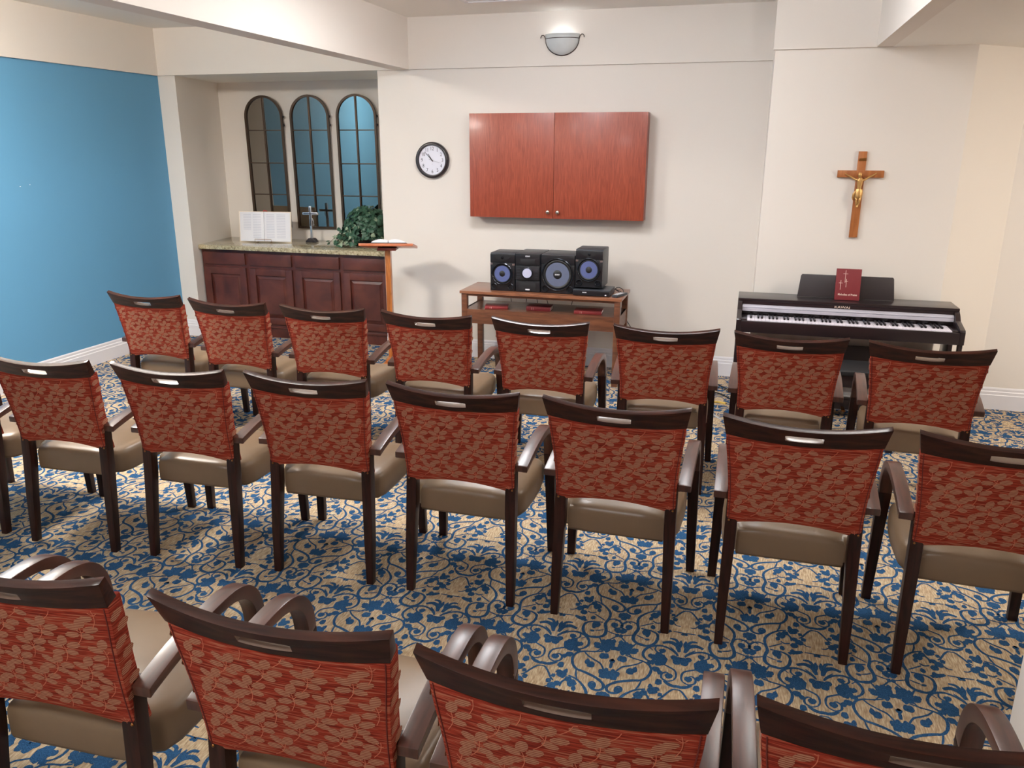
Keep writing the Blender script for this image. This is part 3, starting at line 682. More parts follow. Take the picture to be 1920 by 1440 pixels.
# loincloth, hair and halo as clothing of the figure
fig = [o for o in cr.children if o.name.startswith('figure')][0]
bm = bmesh.new(); rows = []
for k, (z, rx, ry) in enumerate([(.318, .019, .015), (.308, .022, .018), (.292, .024, .019), (.276, .025, .020), (.262, .024, .019), (.256, .021, .016)]):
    rows.append([bm.verts.new((rx*(1+.08*math.sin(5*i+k))*math.cos(2*PI*i/16), yb-.002+ry*math.sin(2*PI*i/16), z+.004*math.sin(2.2*i))) for i in range(16)])
for A, B in zip(rows, rows[1:]):
    for i in range(16): bm.faces.new([A[i], A[(i+1)%16], B[(i+1)%16], B[i]])
tube(bm, [(-.020, yb-.008, .305), (-.030, yb-.006, .285), (-.034, yb-.004, .262), (-.030, yb-.004, .245)], [.006, .008, .006, .003], 8)
finish(bm, 'loincloth', M['gold'], fig, 70)
bm = bmesh.new(); lathe(bm, [(.0005, .425), (.008, .423), (.0125, .415), (.0125, .404), (.010, .392), (.004, .388)], 12, (-.005, yb-.007, 0)); finish(bm, 'hair', M['gold'], fig, 70)
# arched mirrors
YM = YA-.0005
def arch(w, zs, z0, n=20):
    pts = [(-w/2, z0), (w/2, z0)] + [(w/2*math.cos(PI*i/n), zs+w/2*math.sin(PI*i/n)) for i in range(n+1)]
    return pts
def mirror(xc, label):
    t = empty('arched_mirror', (xc, YM-.010, 1.003), .044); t.rotation_euler = (.022, 0, .044); tag(t, label, 'mirror', 'arched mirrors over the counter')
    W, ZS = .414, 2.079-1.003
    bm = bmesh.new(); o_, i_ = arch(W, ZS, 0), arch(W-.040, ZS, .020)
    A = [[bm.verts.new((p[0], y, p[1])) for p in o_] for y in (0, -.024)]; B = [[bm.verts.new((p[0], y, p[1])) for p in i_] for y in (0, -.024)]
    n = len(o_)
    for k in range(n):
        j = (k+1) % n
        bm.faces.new([A[1][k], A[1][j], B[1][j], B[1][k]]); bm.faces.new([A[0][k], A[0][j], A[1][j], A[1][k]]); bm.faces.new([B[0][k], B[0][j], B[1][j], B[1][k]])
    finish(bm, 'frame', M['bronze'], t, 40)
    bm = bmesh.new(); prism(bm, arch(W-.038, ZS, .019), -.008, -.002, axis='y'); finish(bm, 'glass', M['mirror'], t, 0)
    finish(BX(-.007, .007, -.022, -.008, .02, ZS+W/2-.02, .001), 'muntin', M['bronze'], t, 30)
    for z in (1.956, 1.642, 1.333):
        finish(BX(-W/2+.02, W/2-.02, -.018, -.008, z-1.003-.005, z-1.003+.005, .001), 'muntin', M['bronze'], t, 30)
    for z in (1.08, 1.0):
        finish(lathe(bmesh.new(), [(.003, -.012), (.011, -.006), (.012, .006), (.004, .012)], 10, (W/2+.006, -.012, z)), 'hinge_knob', M['ironblack'], t, 60)
mirror(-4.712, 'left arched mirror with dark bronze muntins, above the open Bible')
mirror(-4.204, 'middle arched mirror with dark bronze muntins, behind the small standing cross')
mirror(-3.701, 'right arched mirror with dark bronze muntins, behind the ivy')
# ================================================================== CREDENZA
CX0, CX1, CYF = -5.118, XAR-.004, 6.735
cb = empty('base_cabinet', (0, 0, 0)); tag(cb, 'dark mahogany base cabinet with four drawers and four raised-panel doors in the alcove', 'cabinet')
finish(prism(bmesh.new(), [(CX0-.002, CYF+.02), (CX1, CYF+.02), (CX1, YA-.004), (-5.233, YA-.004)], 0, .844, axis='z'), 'body', M['mahog'], cb, 0)
finish(BX(CX0, CX1, CYF+.012, CYF+.022, .0, .12, .002), 'toe_board', M['mahog'], cb, 30)
finish(BX(CX0, CX1, CYF-.004, CYF+.02, .095, .112, .004), 'base_moulding', M['mahog'], cb, 30)
pitch = .503
for i in range(4):
    a = -5.096+i*pitch; b_ = a+.462 if i < 3 else a+.462
    b_ = min(b_, CX1-.006)
    bm = BX(a, b_, CYF, CYF+.021, .700, .812, .004); finish(bm, 'drawer', M['mahog'], cb, 30)
    bm = bmesh.new(); z0, z1 = .135, .672
    fr = .066
    box(bm, a, a+fr, CYF, CYF+.021, z0, z1, .003); box(bm, b_-fr, b_, CYF, CYF+.021, z0, z1, .003)
    box(bm, a+fr, b_-fr, CYF, CYF+.021, z0, z0+fr, .003); box(bm, a+fr, b_-fr, CYF, CYF+.021, z1-fr, z1, .003)
    d = finish(bm, 'door', M['mahog'], cb, 30)
    # raised panel with a sloped border
    bm = bmesh.new(); x0_, x1_, y0_ = a+fr, b_-fr, CYF+.018
    O = [(x0_, z0+fr), (x1_, z0+fr), (x1_, z1-fr), (x0_, z1-fr)]; I = [(x0_+.034, z0+fr+.034), (x1_-.034, z0+fr+.034), (x1_-.034, z1-fr-.034), (x0_+.034, z1-fr-.034)]
    I2 = [(x0_+.030, z0+fr+.030), (x1_-.030, z0+fr+.030), (x1_-.030, z1-fr-.030), (x0_+.030, z1-fr-.030)]
    V0 = [bm.verts.new((p[0], y0_, p[1])) for p in O]; V1 = [bm.verts.new((p[0], CYF+.008, p[1])) for p in I2]; V2 = [bm.verts.new((p[0], CYF+.003, p[1])) for p in I]
    for A, B in ((V0, V1), (V1, V2)):
        for k in range(4): bm.faces.new([A[k], A[(k+1)%4], B[(k+1)%4], B[k]])
    bm.faces.new(V2)
    finish(bm, 'raised_panel', M['mahog'], d, 0)
ct = finish(prism(bmesh.new(), [(-5.114, 6.70), (CX1, 6.70), (CX1, YA-.002), (-5.236, YA-.002)], .845, .885, axis='z', bev=.004), 'countertop', M['granite'], None, 30); tag(ct, 'speckled beige granite countertop on the dark alcove cabinet', 'countertop')
# Bible on wire stand
bb = empty('open_bible', (-4.60, 7.06, .886), math.radians(8)); tag(bb, 'large open Bible with cream cover standing upright on the granite counter', 'book')
def openbook(root, W, H, th, lean, cover, page, ridge=.02, lines=True):
    Mx = Matrix.Rotation(lean, 4, 'X')
    bm = bmesh.new(); box(bm, -W/2, W/2, .004, .012, 0, H, .001); bmesh.ops.transform(bm, matrix=Mx, verts=bm.verts); finish(bm, 'cover', cover, root, 30)
    for s in (-1, 1):
        bm = bmesh.new(); pts = [(s*.002, .002)] ; n = 10
        top = [(s*(.002+(W/2-.035)*k/n), -th*(math.sin(PI*min(1, .12+.88*k/n))**.6)*(.45+.55*(1-k/n)) - .004) for k in range(n+1)]
        prof = [(p[0], p[1]) for p in top] + [(s*(W/2-.010), .003), (s*.002, .003)]
        prism(bm, prof, .010, H-.008, axis='z'); bmesh.ops.transform(bm, matrix=Mx, verts=bm.verts)
        pg = finish(bm, 'page_block', page, root, 50)
        if lines:
            bm = bmesh.new()
            for c_ in (0, 1):
                for r_ in range(15):
                    k0, k1 = (.12, .47) if c_ == 0 else (.56, .92)
                    if c_ == 1 and r_ > 9 and s == -1: continue
                    xa, xb_ = s*(W/2-.035)*k0, s*(W/2-.035)*k1
                    yy = lambda k: -th*(math.sin(PI*min(1, .12+.88*k))**.6)*(.45+.55*(1-k)) - .0052
                    z = H-.035-r_*.0158
                    vs = [bm.verts.new((xa, yy(k0), z)), bm.verts.new(((xa+xb_)/2, yy((k0+k1)/2), z)), bm.verts.new((xb_, yy(k1), z)), bm.verts.new((xb_, yy(k1), z+.0065)), bm.verts.new(((xa+xb_)/2, yy((k0+k1)/2), z+.0065)), bm.verts.new((xa, yy(k0), z+.0065))]
                    bm.faces.new([vs[0], vs[1], vs[4], vs[5]]); bm.faces.new([vs[1], vs[2], vs[3], vs[4]])
            bmesh.ops.transform(bm, matrix=Mx, verts=bm.verts); finish(bm, 'print_lines', M['ink'], pg, 0)
openbook(bb, .545, .30, .030, -.12, M['cover_cream'], M['pagewhite'])
bm = bmesh.new(); tube(bm, [(-.01, .03, .300), (0, .026, .310), (.012, .03, .306), (.03, .034, .300)], .005, 6); finish(bm, 'ribbon', M['ribbon'], bb, 50)
st_ = empty('wire_easel', (-4.60, 7.06, .886), math.radians(8)); tag(st_, 'thin brass wire easel holding up the open Bible', 'book stand')
bm = bmesh.new()
tube(bm, [(-.085, -.05, .003), (-.085, -.05, .036), (.085, -.05, .036), (.085, -.05, .003)], .0022, 6)
tube(bm, [(-.07, -.05, .003), (-.07, .10, .003)], .0022, 6); tube(bm, [(.07, -.05, .003), (.07, .10, .003)], .0022, 6); tube(bm, [(-.07, .10, .003), (0, .072, .20), (.07, .10, .003)], .0022, 6)
finish(bm, 'wire', M['brass'], st_, 60)
# standing cross
sx_ = empty('standing_cross', (-4.17, 7.22, .886), .1); tag(sx_, 'silver-edged standing cross on dark base, on the granite counter', 'cross')
bm = bmesh.new(); prism(bm, [(-.058, 0), (.058, 0), (.055, .012), (.026, .040), (-.026, .040), (-.055, .012)], -.03, .03, axis='y', bev=.002); finish(bm, 'base', M['ironblack'], sx_, 40)
bm = bmesh.new(); box(bm, -.011, .011, -.008, .008, .038, .352, .002); box(bm, -.082, .082, -.009, .009, .268, .290, .002); finish(bm, 'cross', M['silver'], sx_, 40)
bm = bmesh.new(); box(bm, -.0045, .0045, -.0108, -.0078, .16, .340); box(bm, -.070, .070, -.0108, -.0088, .2745, .2835); finish(bm, 'inlay', M['ironblack'], sx_, 0)
bm = bmesh.new(); rnd = random.Random(5)
for k in range(5):
    a0 = rnd.uniform(0, 6); tube(bm, [(.028*math.cos(a0+j*.9)*(1-.05*j), .013+.004*math.sin(j), .155+.15*j/8+.0*k) for j in range(9)], .0013, 5)
finish(bm, 'wire_wrap', M['silver'], sx_, 60)
# ivy
iv = empty('ivy_plant', (-3.56, 7.12, .8855)); tag(iv, 'bushy artificial ivy plant spilling over the right end of the granite counter', 'plant')
finish(lathe(bmesh.new(), [(.07, 0), (.085, .07), (.095, .12), (.088, .122), (.08, .11)], 20), 'pot', M['ironblack'], iv, 40)
rnd = random.Random(21); bm = bmesh.new(); bs = bmesh.new()
LF = [(0, -.5), (.35, -.42), (.52, -.05), (.26, .05), (.30, .36), (.10, .28), (0, .62), (-.10, .28), (-.30, .36), (-.26, .05), (-.52, -.05), (-.35, -.42)]
def ivyleaf(c, d, size, mi):
    q = d.to_track_quat('Z', 'Y'); rz = rnd.uniform(0, 2*PI)
    vs = []
    for x_, y_ in LF:
        v_ = Vector((x_*math.cos(rz)-y_*math.sin(rz), x_*math.sin(rz)+y_*math.cos(rz), -.22*abs(x_)))*size
        vs.append(bm.verts.new(c+q @ v_))
    cc = bm.verts.new(c+q @ Vector((0, 0, .04*size)))
    for i in range(len(vs)): bm.faces.new([cc, vs[i], vs[(i+1) % len(vs)]]).material_index = mi
for k in range(620):
    th, ph = rnd.uniform(0, 2*PI), rnd.uniform(-.25, 1.35)
    rr = rnd.uniform(.68, 1.0)
    d = Vector((math.cos(th)*math.cos(ph), math.sin(th)*math.cos(ph), math.sin(ph)))
    c = Vector((d.x*.25*rr+.06, d.y*.22*rr-.02, .12+d.z*.27*rr))
    if c.z < .03: c.z = .03
    if c.x > .44: continue
    ivyleaf(c, (d+Vector((rnd.uniform(-.5,.5), rnd.uniform(-.6,.2), rnd.uniform(-.3,.6)))).normalized(), rnd.uniform(.038, .062), 0 if rnd.random() > .07 else 1)
for k in range(26):     # trailing sprays to the left and front
    th = rnd.choice([PI*rnd.uniform(.82, 1.25), PI*rnd.uniform(1.3, 1.6)]); L_ = rnd.uniform(.22, .38)
    pts = [Vector((.02, 0, .12)) + Vector((math.cos(th)*L_*j/6, math.sin(th)*L_*.8*j/6, .08*math.sin(PI*j/6)-.11*(j/6)**1.5)) for j in range(7)]
    for p in pts: p.z = max(p.z, .022); p.y = max(p.y, -.36)
    tube(bs, pts, .0022, 5)
    for p in pts[2:]:
        for _ in range(2): ivyleaf(p+Vector((rnd.uniform(-.02,.02), rnd.uniform(-.02,.02), rnd.uniform(.0,.03))), Vector((rnd.uniform(-.5,.2), rnd.uniform(-1,-.1), rnd.uniform(.1,1))).normalized(), rnd.uniform(.034, .054), 0 if rnd.random() > .35 else 1)
for k in range(14):
    a0 = rnd.uniform(0, 6.28); tube(bs, [(.06*math.cos(a0)*j/3, .06*math.sin(a0)*j/3, .08+.09*j) for j in range(4)], .003, 5)
finish(bm, 'foliage', [M['leaf'], M['leaf_pale']], iv, 0); finish(bs, 'stems', M['stem'], iv, 60)
# ================================================================== LECTERN
le = empty('lectern', (-2.845, 6.14, 0), .27); tag(le, 'slim golden oak lectern with slanted top standing before the cabinet end', 'lectern')
finish(BX(-.024, .020, -.040, .040, .03, 1.0, .004), 'post', M['oak'], le, 30)
bm = BX(-.055, .075, -.18, .20, 0, .045, .006); finish(bm, 'base', M['oak'], le, 30)
bm = bmesh.new(); prism(bm, [(-.045, .044), (.045, .044), (.033, .075), (-.033, .075)], -.12, .12, axis='y', bev=.003); finish(bm, 'foot_block', M['oak'], le, 30)
finish(BX(-.078, .078, -.10, .09, .985, 1.006, .003), 'bracket', M['cherry_edge'], le, 30)
Tm = Matrix.Translation((.0, -.155, 1.040)) @ Matrix.Rotation(math.radians(-10), 4, 'X')
bm = bmesh.new(); box(bm, -.215, .225, 0, .30, -.011, .011, .003, M=Tm); finish(bm, 'reading_top', M['oak_top'], le, 30)
lb = empty('open_book', (-2.845+.02*math.cos(.27)+.115*math.sin(.27), 6.14+.02*math.sin(.27)-.115*math.cos(.27), 1.0515)); tag(lb, 'white open book lying on the slanted lectern top', 'book'); lb.rotation_euler = (math.radians(-10), 0, .27)
bm = bmesh.new()
for s in (-1, 1):
    n = 12; prof = [(s*(.004+.135*k/n), .003+.026*math.sin(PI*min(1, .18+.82*k/n))**.8) for k in range(n+1)] + [(s*.139, .001), (s*.004, .001)]
    prism(bm, prof, 0, .20, axis='y')
finish(bm, 'pages', M['pagewhite'], lb, 50); finish(BX(-.145, .145, -.004, .205, -.002, .001), 'cover', M['ironblack'], lb, 0)
# ================================================================== CONSOLE TABLE
cs = empty('console_table', (-1.521, 6.0, 0)); tag(cs, 'brown walnut console table with open shelf carrying the stereo against the wall', 'table')
x0, x1 = -.650, .650; yb_ = .45
finish(BX(x0, x1, -.012, yb_, .678, .70, .003), 'tabletop', M['console_top'], cs, 30)
for a in (x0+.012, x1-.057):
    for b_ in (.0, yb_-.055): finish(BX(a, a+.045, b_, b_+.045, 0, .678, .002), 'leg', M['console'], cs, 30)
finish(BX(x0+.057, x1-.057, .004, .024, .660, .678), 'top_rail', M['console'], cs, 0)
finish(BX(x0+.02, x1-.02, .006, yb_-.02, .535, .55), 'shelf', M['console'], cs, 0)
finish(BX(x0+.057, x1-.057, .003, .022, .438, .552, .001), 'apron', M['console'], cs, 30)
for a in (x0+.018, x1-.036): finish(BX(a, a+.018, .045, yb_-.05, .438, .55), 'side_apron', M['console'], cs, 0)
def closed_book(x, y, z, W, Dp, T, rz, label, grp, cov):
    t = empty('hymnal', (x, y, z), rz); tag(t, label, 'book', grp)
    bm = bmesh.new(); box(bm, -W/2, W/2, 0, Dp, 0, .003, .0008); box(bm, -W/2, W/2, 0, Dp, T-.003, T, .0008)
    prism(bm, [(-.001, .0015), (.003, 0), (.003, T), (-.001, T-.0015), (-.003, T*.7), (-.003, T*.3)], -W/2, W/2, axis='x'); finish(bm, 'cover', cov, t, 40)
    finish(BX(-W/2+.003, W/2-.003, .003, Dp-.004, .003, T-.003), 'page_block', M['paper'], t, 0)
    bm = bmesh.new()
    for dx in (-.28, -.22): box(bm, W*dx, W*dx+.002, -.0036, -.002, T*.2, T*.8)
    finish(bm, 'spine_bands', M['lettering'], t, 0)
GB = 'red books on the console shelf'
closed_book(-1.886, 6.065, .5505, .185, .13, .024, .22, 'thin pinkish-red book on the console shelf, leftmost of the three', GB, M['pinkred'])
closed_book(-1.545, 6.09, .5505, .195, .13, .034, .06, 'thick dark red book on the console shelf, middle of the three', GB, M['burgundy'])
closed_book(-1.145, 6.075, .5505, .215, .14, .026, .06, 'pinkish-red book on the console shelf, rightmost of the three', GB, M['pinkred'])
# ================================================================== STEREO
def ring_driver(root, x, z, R, yf, big=False):
    d = finish(lathe(bmesh.new(), [(R, 0), (R, .010), (R-.006, .014), (R-.012, .010), (R-.014, .004)], 40, (x, yf, z), 'y'), 'driver_ring', M['gloss'], root, 50)
    finish(lathe(bmesh.new(), [(R-.013, .002), (R-.018, .010), (R*.80, .010), (R*.72, .003), (R*.70, .001)], 40, (x, yf, z), 'y'), 'surround', M['rubber'], d, 60)
    finish(lathe(bmesh.new(), [(R*.73, .006), (R*.5, .0035), (R*.28, .002), (.001, .002)], 40, (x, yf, z), 'y'), 'cone', M['cone_big' if big else 'cone'], d, 60)
    finish(lathe(bmesh.new(), [(R*.29, .001), (R*.27, .006), (R*.15, .010), (.001, .011)], 28, (x, yf, z), 'y'), 'dust_cap', M['plmatte'], d, 60)
    return d
def port(root, x, z, r, yf):
    finish(lathe(bmesh.new(), [(r, 0), (r, .006), (r-.004, .009), (r-.008, .006), (r-.010, .0005)], 24, (x, yf, z), 'y'), 'bass_port', M['gloss'], root, 50)
def speaker(xc, z, W, H, label, grp, depth=.24):
    t = empty('loudspeaker', (xc, 6.085, z)); tag(t, label, 'loudspeaker', grp)
    finish(BX(-W/2, W/2, .0, depth, 0, H, .006), 'cabinet', M['plgrey'], t, 30)
    finish(BX(-W/2+.002, W/2-.002, -.010, .004, .0, H-.078, .004), 'front_panel', M['plblack'], t, 30)
    # horn section
    bm = BX(-W/2+.002, W/2-.002, -.012, .004, H-.074, H-.010, .004); finish(bm, 'horn_panel', M['plblack'], t, 30)
    bm = bmesh.new(); prism(bm, [(-.075, H-.018), (.075, H-.018), (.052, H-.044), (.0, H-.062), (-.052, H-.044)], -.015, -.011, axis='y'); h_ = finish(bm, 'horn', M['plmatte'], t, 0)
    finish(lathe(bmesh.new(), [(.011, 0), (.010, .004), (.001, .006)], 16, (0, -.015, H-.038), 'y'), 'tweeter', M['gloss'], t, 50)
    ring_driver(t, 0, .137, .088*W/.205, -.010)
    for s in (-1, 1): port(t, s*(W/2-.034), .036, .026, -.010)
    bm = bmesh.new()
    for s in (-1, 1): box(bm, s*(W/2-.012)-.010, s*(W/2-.012)+.010, -.0125, -.009, H-.094, H-.080)
    finish(bm, 'trim_tabs', M['silver'], t, 0)
    return t
speaker(-1.838, .7005, .205, .300, 'black left loudspeaker with blue cone, directly on the console top', 'pair of blue-cone loudspeakers')
speaker(-1.145, .7605, .214, .292, 'black right loudspeaker with blue cone, raised on the disc player', 'pair of blue-cone loudspeakers')
hd = empty('stereo_receiver', (-1.631, 6.085, .7005)); tag(hd, 'black stereo head unit with glowing round volume dial', 'stereo')
finish(BX(-.1, .1, .0, .30, 0, .302, .005), 'cabinet', M['plgrey'], hd, 30)
finish(BX(-.098, .098, -.014, .004, .214, .300, .004), 'cd_deck', M['plblack'], hd, 30)
finish(BX(-.058, .058, -.0155, -.013, .224, .262, .001), 'display', M['plmatte'], hd, 30)
finish(BX(-.098, .098, -.020, .004, .096, .208, .006), 'control_panel', M['plblack'], hd, 30)
finish(BX(-.098, .098, -.010, .004, .002, .088, .004), 'cassette_deck', M['plblack'], hd, 30)
finish(BX(-.068, .068, -.0125, -.009, .010, .076, .001), 'cassette_window', M['plmatte'], hd, 30)
k_ = finish(lathe(bmesh.new(), [(.046, .0), (.046, .004), (.042, .007), (.038, .007)], 36, (0, -.020, .152), 'y'), 'dial_ring', M['gloss'], hd, 50)
finish(lathe(bmesh.new(), [(.037, .006), (.036, .016), (.001, .018)], 36, (0, -.020, .152), 'y'), 'volume_dial', M['litknob'], hd, 50)
bm = bmesh.new()
for s in (-1, 1):
    for i in range(4): box(bm, s*.072-.014, s*.072+.014, -.0215, -.0195, .116+i*.022, .121+i*.022)
finish(bm, 'buttons', M['plgrey'], hd, 0)
text_obj('SONY', .014, 'lettering', M['whiteink'], hd, (0, -.0145, .281), bold=.0005)
finish(BX(-.018, .018, -.0135, -.012, .016, .026), 'badge', M['whiteink'], hd, 0)
sw = empty('subwoofer', (-1.390, 6.085, .7005)); tag(sw, 'black subwoofer with the largest grey cone, between head unit and right speaker', 'loudspeaker')
finish(BX(-.134, .134, .0, .30, 0, .302, .006), 'cabinet', M['plgrey'], sw, 30)
finish(BX(-.132, .132, -.010, .004, .002, .222, .004), 'front_panel', M['plblack'], sw, 30)
finish(BX(-.132, .132, -.012, .004, .226, .298, .004), 'upper_panel', M['plblack'], sw, 30)
ring_driver(sw, 0, .150, .128, -.011, True)
for s in (-1, 1): port(sw, s*.100, .036, .028, -.010)
text_obj('SONY', .014, 'lettering', M['whiteink'], sw, (0, -.0245, .150), bold=.0006)
dv = empty('disc_player', (-1.112, 6.035, .7005)); tag(dv, 'flat black disc player under the right loudspeaker', 'disc player')
finish(BX(-.145, .140, .0, .24, .004, .048, .003), 'case', M['plgrey'], dv, 30)
finish(BX(-.143, .138, -.004, .002, .005, .042, .001), 'front_panel', M['plblack'], dv, 30)
text_obj('PHILIPS', .010, 'lettering', M['whiteink'], dv, (-.055, -.0048, .028), bold=.0006)
finish(BX(.104, .116, -.0055, -.003, .010, .018), 'badge', M['whiteink'], dv, 0)
rc = empty('remote_control', (-.935, 6.03, .7005), -.35); tag(rc, 'grey remote control lying beside the disc player on the console', 'remote control')
finish(BX(-.024, .024, 0, .17, .0, .020, .005), 'body', M['plgrey'], rc, 30)
bm = bmesh.new()
for i in range(6):
    for j in (-1, 0, 1): box(bm, j*.013-.004, j*.013+.004, .02+i*.02, .029+i*.02, .019, .022)
finish(bm, 'buttons', M['whiteink'], rc, 0)
bm = bmesh.new(); tube(bm, crom([(-.99, 6.30, .703), (-.95, 6.27, .74), (-.90, 6.22, .735), (-.885, 6.15, .706), (-.93, 6.20, .720), (-.96, 6.24, .73), (-.92, 6.28, .705)], 5), .0028, 6)
o = finish(bm, 'coiled_cord', M['cable'], None, 60); tag(o, 'thin dark cord coiled beside the right loudspeaker on the console', 'cable')
bm = bmesh.new()
for x_, dx in ((-1.90, .02), (-1.72, -.03), (-1.68, .03), (-1.62, .06), (-1.30, -.06)):
    tube(bm, crom([(x_, 6.46, .69), (x_+dx*.3, 6.47, .62), (x_+dx, 6.475, .54), (x_+dx*1.2, 6.48, .3), (x_+dx, 6.48, .02)], 4), .003, 5)
o = finish(bm, 'stereo_cables', M['cable'], None, 60); tag(o, 'thin dark cables hanging behind the console table', 'cable')
bm = bmesh.new(); tube(bm, crom([(-.90, 6.47, .45), (-.86, 6.53, .36), (-.80, 6.57, .22), (-.72, 6.50, .02), (-.45, 6.40, .005), (-.1, 6.2, .005), (.0, 6.05, .005)], 6), .003, 6)
o = finish(bm, 'power_cord', M['cable'], None, 60); tag(o, 'thin black power cord drooping from the right end of the console to the floor', 'cable')
# ================================================================== PIANO
pn = empty('digital_piano', (0, 0, 0)); tag(pn, 'black digital piano with silver strip and full keyboard against the wall under the crucifix', 'piano')
PX0, PX1 = -.024, 1.338; zk = .711; xk0 = .0438
side = [(5.885, .80), (5.62, .80), (5.595, .785), (5.56, .752), (5.415, .722), (5.405, .71), (5.405, .63), (5.885, .63)]
for a, b_ in ((PX0, PX0+.030), (PX1-.030, PX1)):
    bm = bmesh.new(); prism(bm, side, a, b_, axis='x', bev=.002); s_ = finish(bm, 'side_arm', M['pblack'], pn, 30)
    finish(BX(a+.002, b_-.002, 5.66, 5.875, 0, .63, .002), 'side_panel', M['pblack'], pn, 30)
    finish(BX(a+.002, b_-.002, 5.42, 5.455, 0, .63, .003), 'leg', M['pblack'], pn, 30)
    finish(BX(a, b_, 5.40, 5.885, 0, .035, .004), 'foot', M['pblack'], pn, 30)
finish(BX(PX0, PX1, 5.625, 5.885, .80, .82, .004), 'lid', M['pblack'], pn, 30)
finish(BX(PX0+.03, PX1-.03, 5.625, 5.64, .700, .80), 'fallboard', M['pblack'], pn, 0)
finish(BX(PX0+.03, PX1-.03, 5.405, 5.425, .63, .706, .003), 'key_slip', M['pblack'], pn, 30)
finish(BX(PX0+.03, PX1-.03, 5.425, 5.88, .63, .685), 'key_bed', M['pblack'], pn, 0)
bm = bmesh.new(); prism(bm, [(5.625, .778), (5.604, .774), (5.600, .762), (5.606, .760), (5.598, .756), (5.596, .738), (5.625, .738)], PX0+.032, PX1-.032, axis='x'); finish(bm, 'silver_strip', M['keysilver'], pn, 20)
for a, b_ in ((PX0+.03, xk0-.002), (xk0+1.227, PX1-.03)): finish(BX(a, b_, 5.43, 5.60, .685, .712, .002), 'end_block', M['pblack'], pn, 30)
me_w = me_b = None
kw = 1.225/52
for i in range(52):
    if me_w is None:
        o = finish(BX(.0005, kw-.0005, 5.43, 5.60, .688, zk, .0012), 'white_key', M['ivory'], pn, 30); me_w = o.data
    else:
        o = link(bpy.data.objects.new('white_key', me_w)); o.parent = pn
    o.location = (xk0+i*kw, 0, 0)
    note = (i+5) % 7      # 0 = C
    if i < 51 and note in (0, 1, 3, 4, 5):
        if me_b is None:
            o = finish(BX(-.0055, .0055, 5.482, 5.60, zk-.004, zk+.011, .0015), 'black_key', M['ebony'], pn, 30); me_b = o.data
        else:
            o = link(bpy.data.objects.new('black_key', me_b)); o.parent = pn
        o.location = (xk0+(i+1)*kw, 0, 0)
text_obj('KAWAI', .022, 'nameplate', M['lettering'], pn, (.640, 5.6242, .789), sx=1.35, bold=.0002)
bm = bmesh.new(); prism(bm, [(.362, .822), (.376, .965), (.384, .975), (.955, .975), (.962, .965), (.974, .822)], -.006, .006, axis='y', bev=.002)
bmesh.ops.transform(bm, matrix=Matrix.Translation((0, 5.79, .822)) @ Matrix.Rotation(-.22, 4, 'X') @ Matrix.Translation((0, 0, -.822)), verts=bm.verts)
finish(bm, 'music_rest', M['prest'], pn, 30)
finish(BX(PX0+.03, PX1-.03, 5.845, 5.86, .20, .487, .002), 'back_panel', M['prest'], pn, 30)
finish(BX(PX0+.03, PX1-.03, 5.72, 5.80, .06, .13, .003), 'pedal_bar', M['pblack'], pn, 30)
for dx in (-.07, 0, .07): finish(BX(.657+dx-.012, .657+dx+.012, 5.63, 5.73, .07, .082, .004), 'pedal', M['brass'], pn, 30)
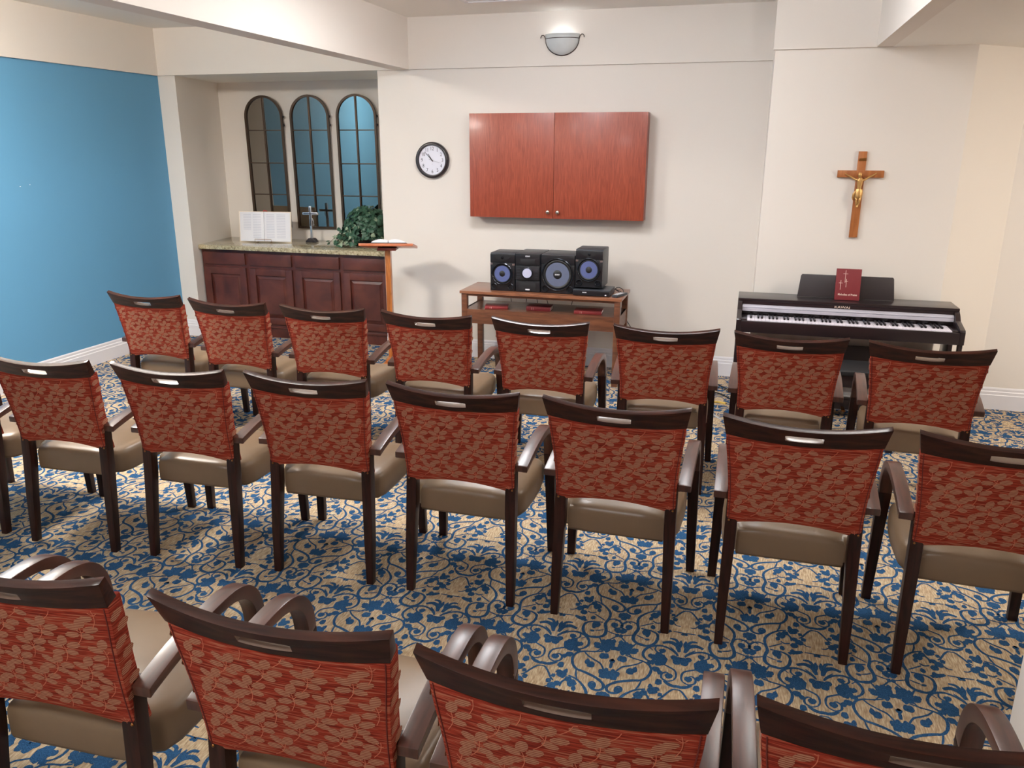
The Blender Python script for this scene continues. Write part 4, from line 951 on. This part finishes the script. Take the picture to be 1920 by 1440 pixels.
# hymnal on the rest
hy = empty('songbook', (.673, 5.735, .8205)); tag(hy, 'burgundy songbook with three white crosses standing on the piano music rest', 'book'); hy.rotation_euler = (-.16, 0, 0)
finish(BX(-.076, .076, -.020, -.016, 0, .207, .001), 'cover', M['burgundy'], hy, 30)
finish(BX(-.076, .076, .000, .004, 0, .207, .001), 'back_cover', M['burgundy'], hy, 30)
finish(BX(-.073, .073, -.016, .0, .003, .204), 'page_block', M['paper'], hy, 0)
finish(BX(-.079, -.074, -.020, .004, 0, .207, .001), 'spine', M['burgundy'], hy, 30)
bm = bmesh.new()
for x_, z_, h_, w_ in ((-.022, .115, .082, .030), (-.048, .068, .062, .024), (-.014, .085, .055, .020)):
    box(bm, x_-.0012, x_+.0012, -.0208, -.0198, z_, z_+h_); box(bm, x_-w_/2, x_+w_/2, -.0208, -.0198, z_+h_*.70, z_+h_*.70+.0024)
finish(bm, 'cross_print', M['lettering'], hy, 0)
text_obj('Melodies of Praise', .0185, 'title', M['lettering'], hy, (0, -.0203, .036), sx=.88, bold=.0003, extr=.0003)
# bench
bn = empty('piano_bench', (.69, 5.19, 0)); tag(bn, 'black padded piano bench tucked under the keyboard behind the front row', 'bench')
finish(BX(-.29, .29, -.14, .15, .470, .508, .012, 3), 'seat', M['plmatte'], bn, 50)
finish(BX(-.28, .28, -.13, .14, .40, .470, .002), 'apron', M['pblack'], bn, 30)
for a in (-.27, .23):
    for b_ in (-.12, .09): finish(BX(a, a+.04, b_, b_+.04, 0, .40, .002), 'leg', M['pblack'], bn, 30)
# cables on the floor in the gap between piano and console
def cable(name, pts, r, mat, label):
    o = finish(tube(bmesh.new(), crom(pts, 6), r, 6), name, M[mat], None, 60); tag(o, label, 'cable')
cable('floor_cable', [(-.5, 6.42, .005), (-.32, 6.38, .005), (-.15, 6.32, .005), (.02, 6.05, .005), (.05, 5.80, .005)], .005, 'cable', 'black cable lying on the carpet along the baseboard left of the piano')
cable('floor_cable', [(-.40, 6.12, .005), (-.28, 6.10, .005), (-.12, 6.04, .012), (.0, 5.90, .005), (.10, 5.75, .005)], .005, 'cable', 'second black cable lying on the carpet, nearer the chairs')
cable('yellow_cable', [(-.36, 5.72, .006), (-.24, 5.76, .006), (-.12, 5.82, .006), (-.05, 5.80, .006)], .009, 'cable_y', 'yellow cable end lying on the carpet between two front row chairs')
cable('grey_cable', [(-.17, 5.70, .005), (-.14, 5.55, .005), (-.07, 5.42, .005)], .005, 'cable_w', 'pale grey cable curling on the carpet near the yellow cable')
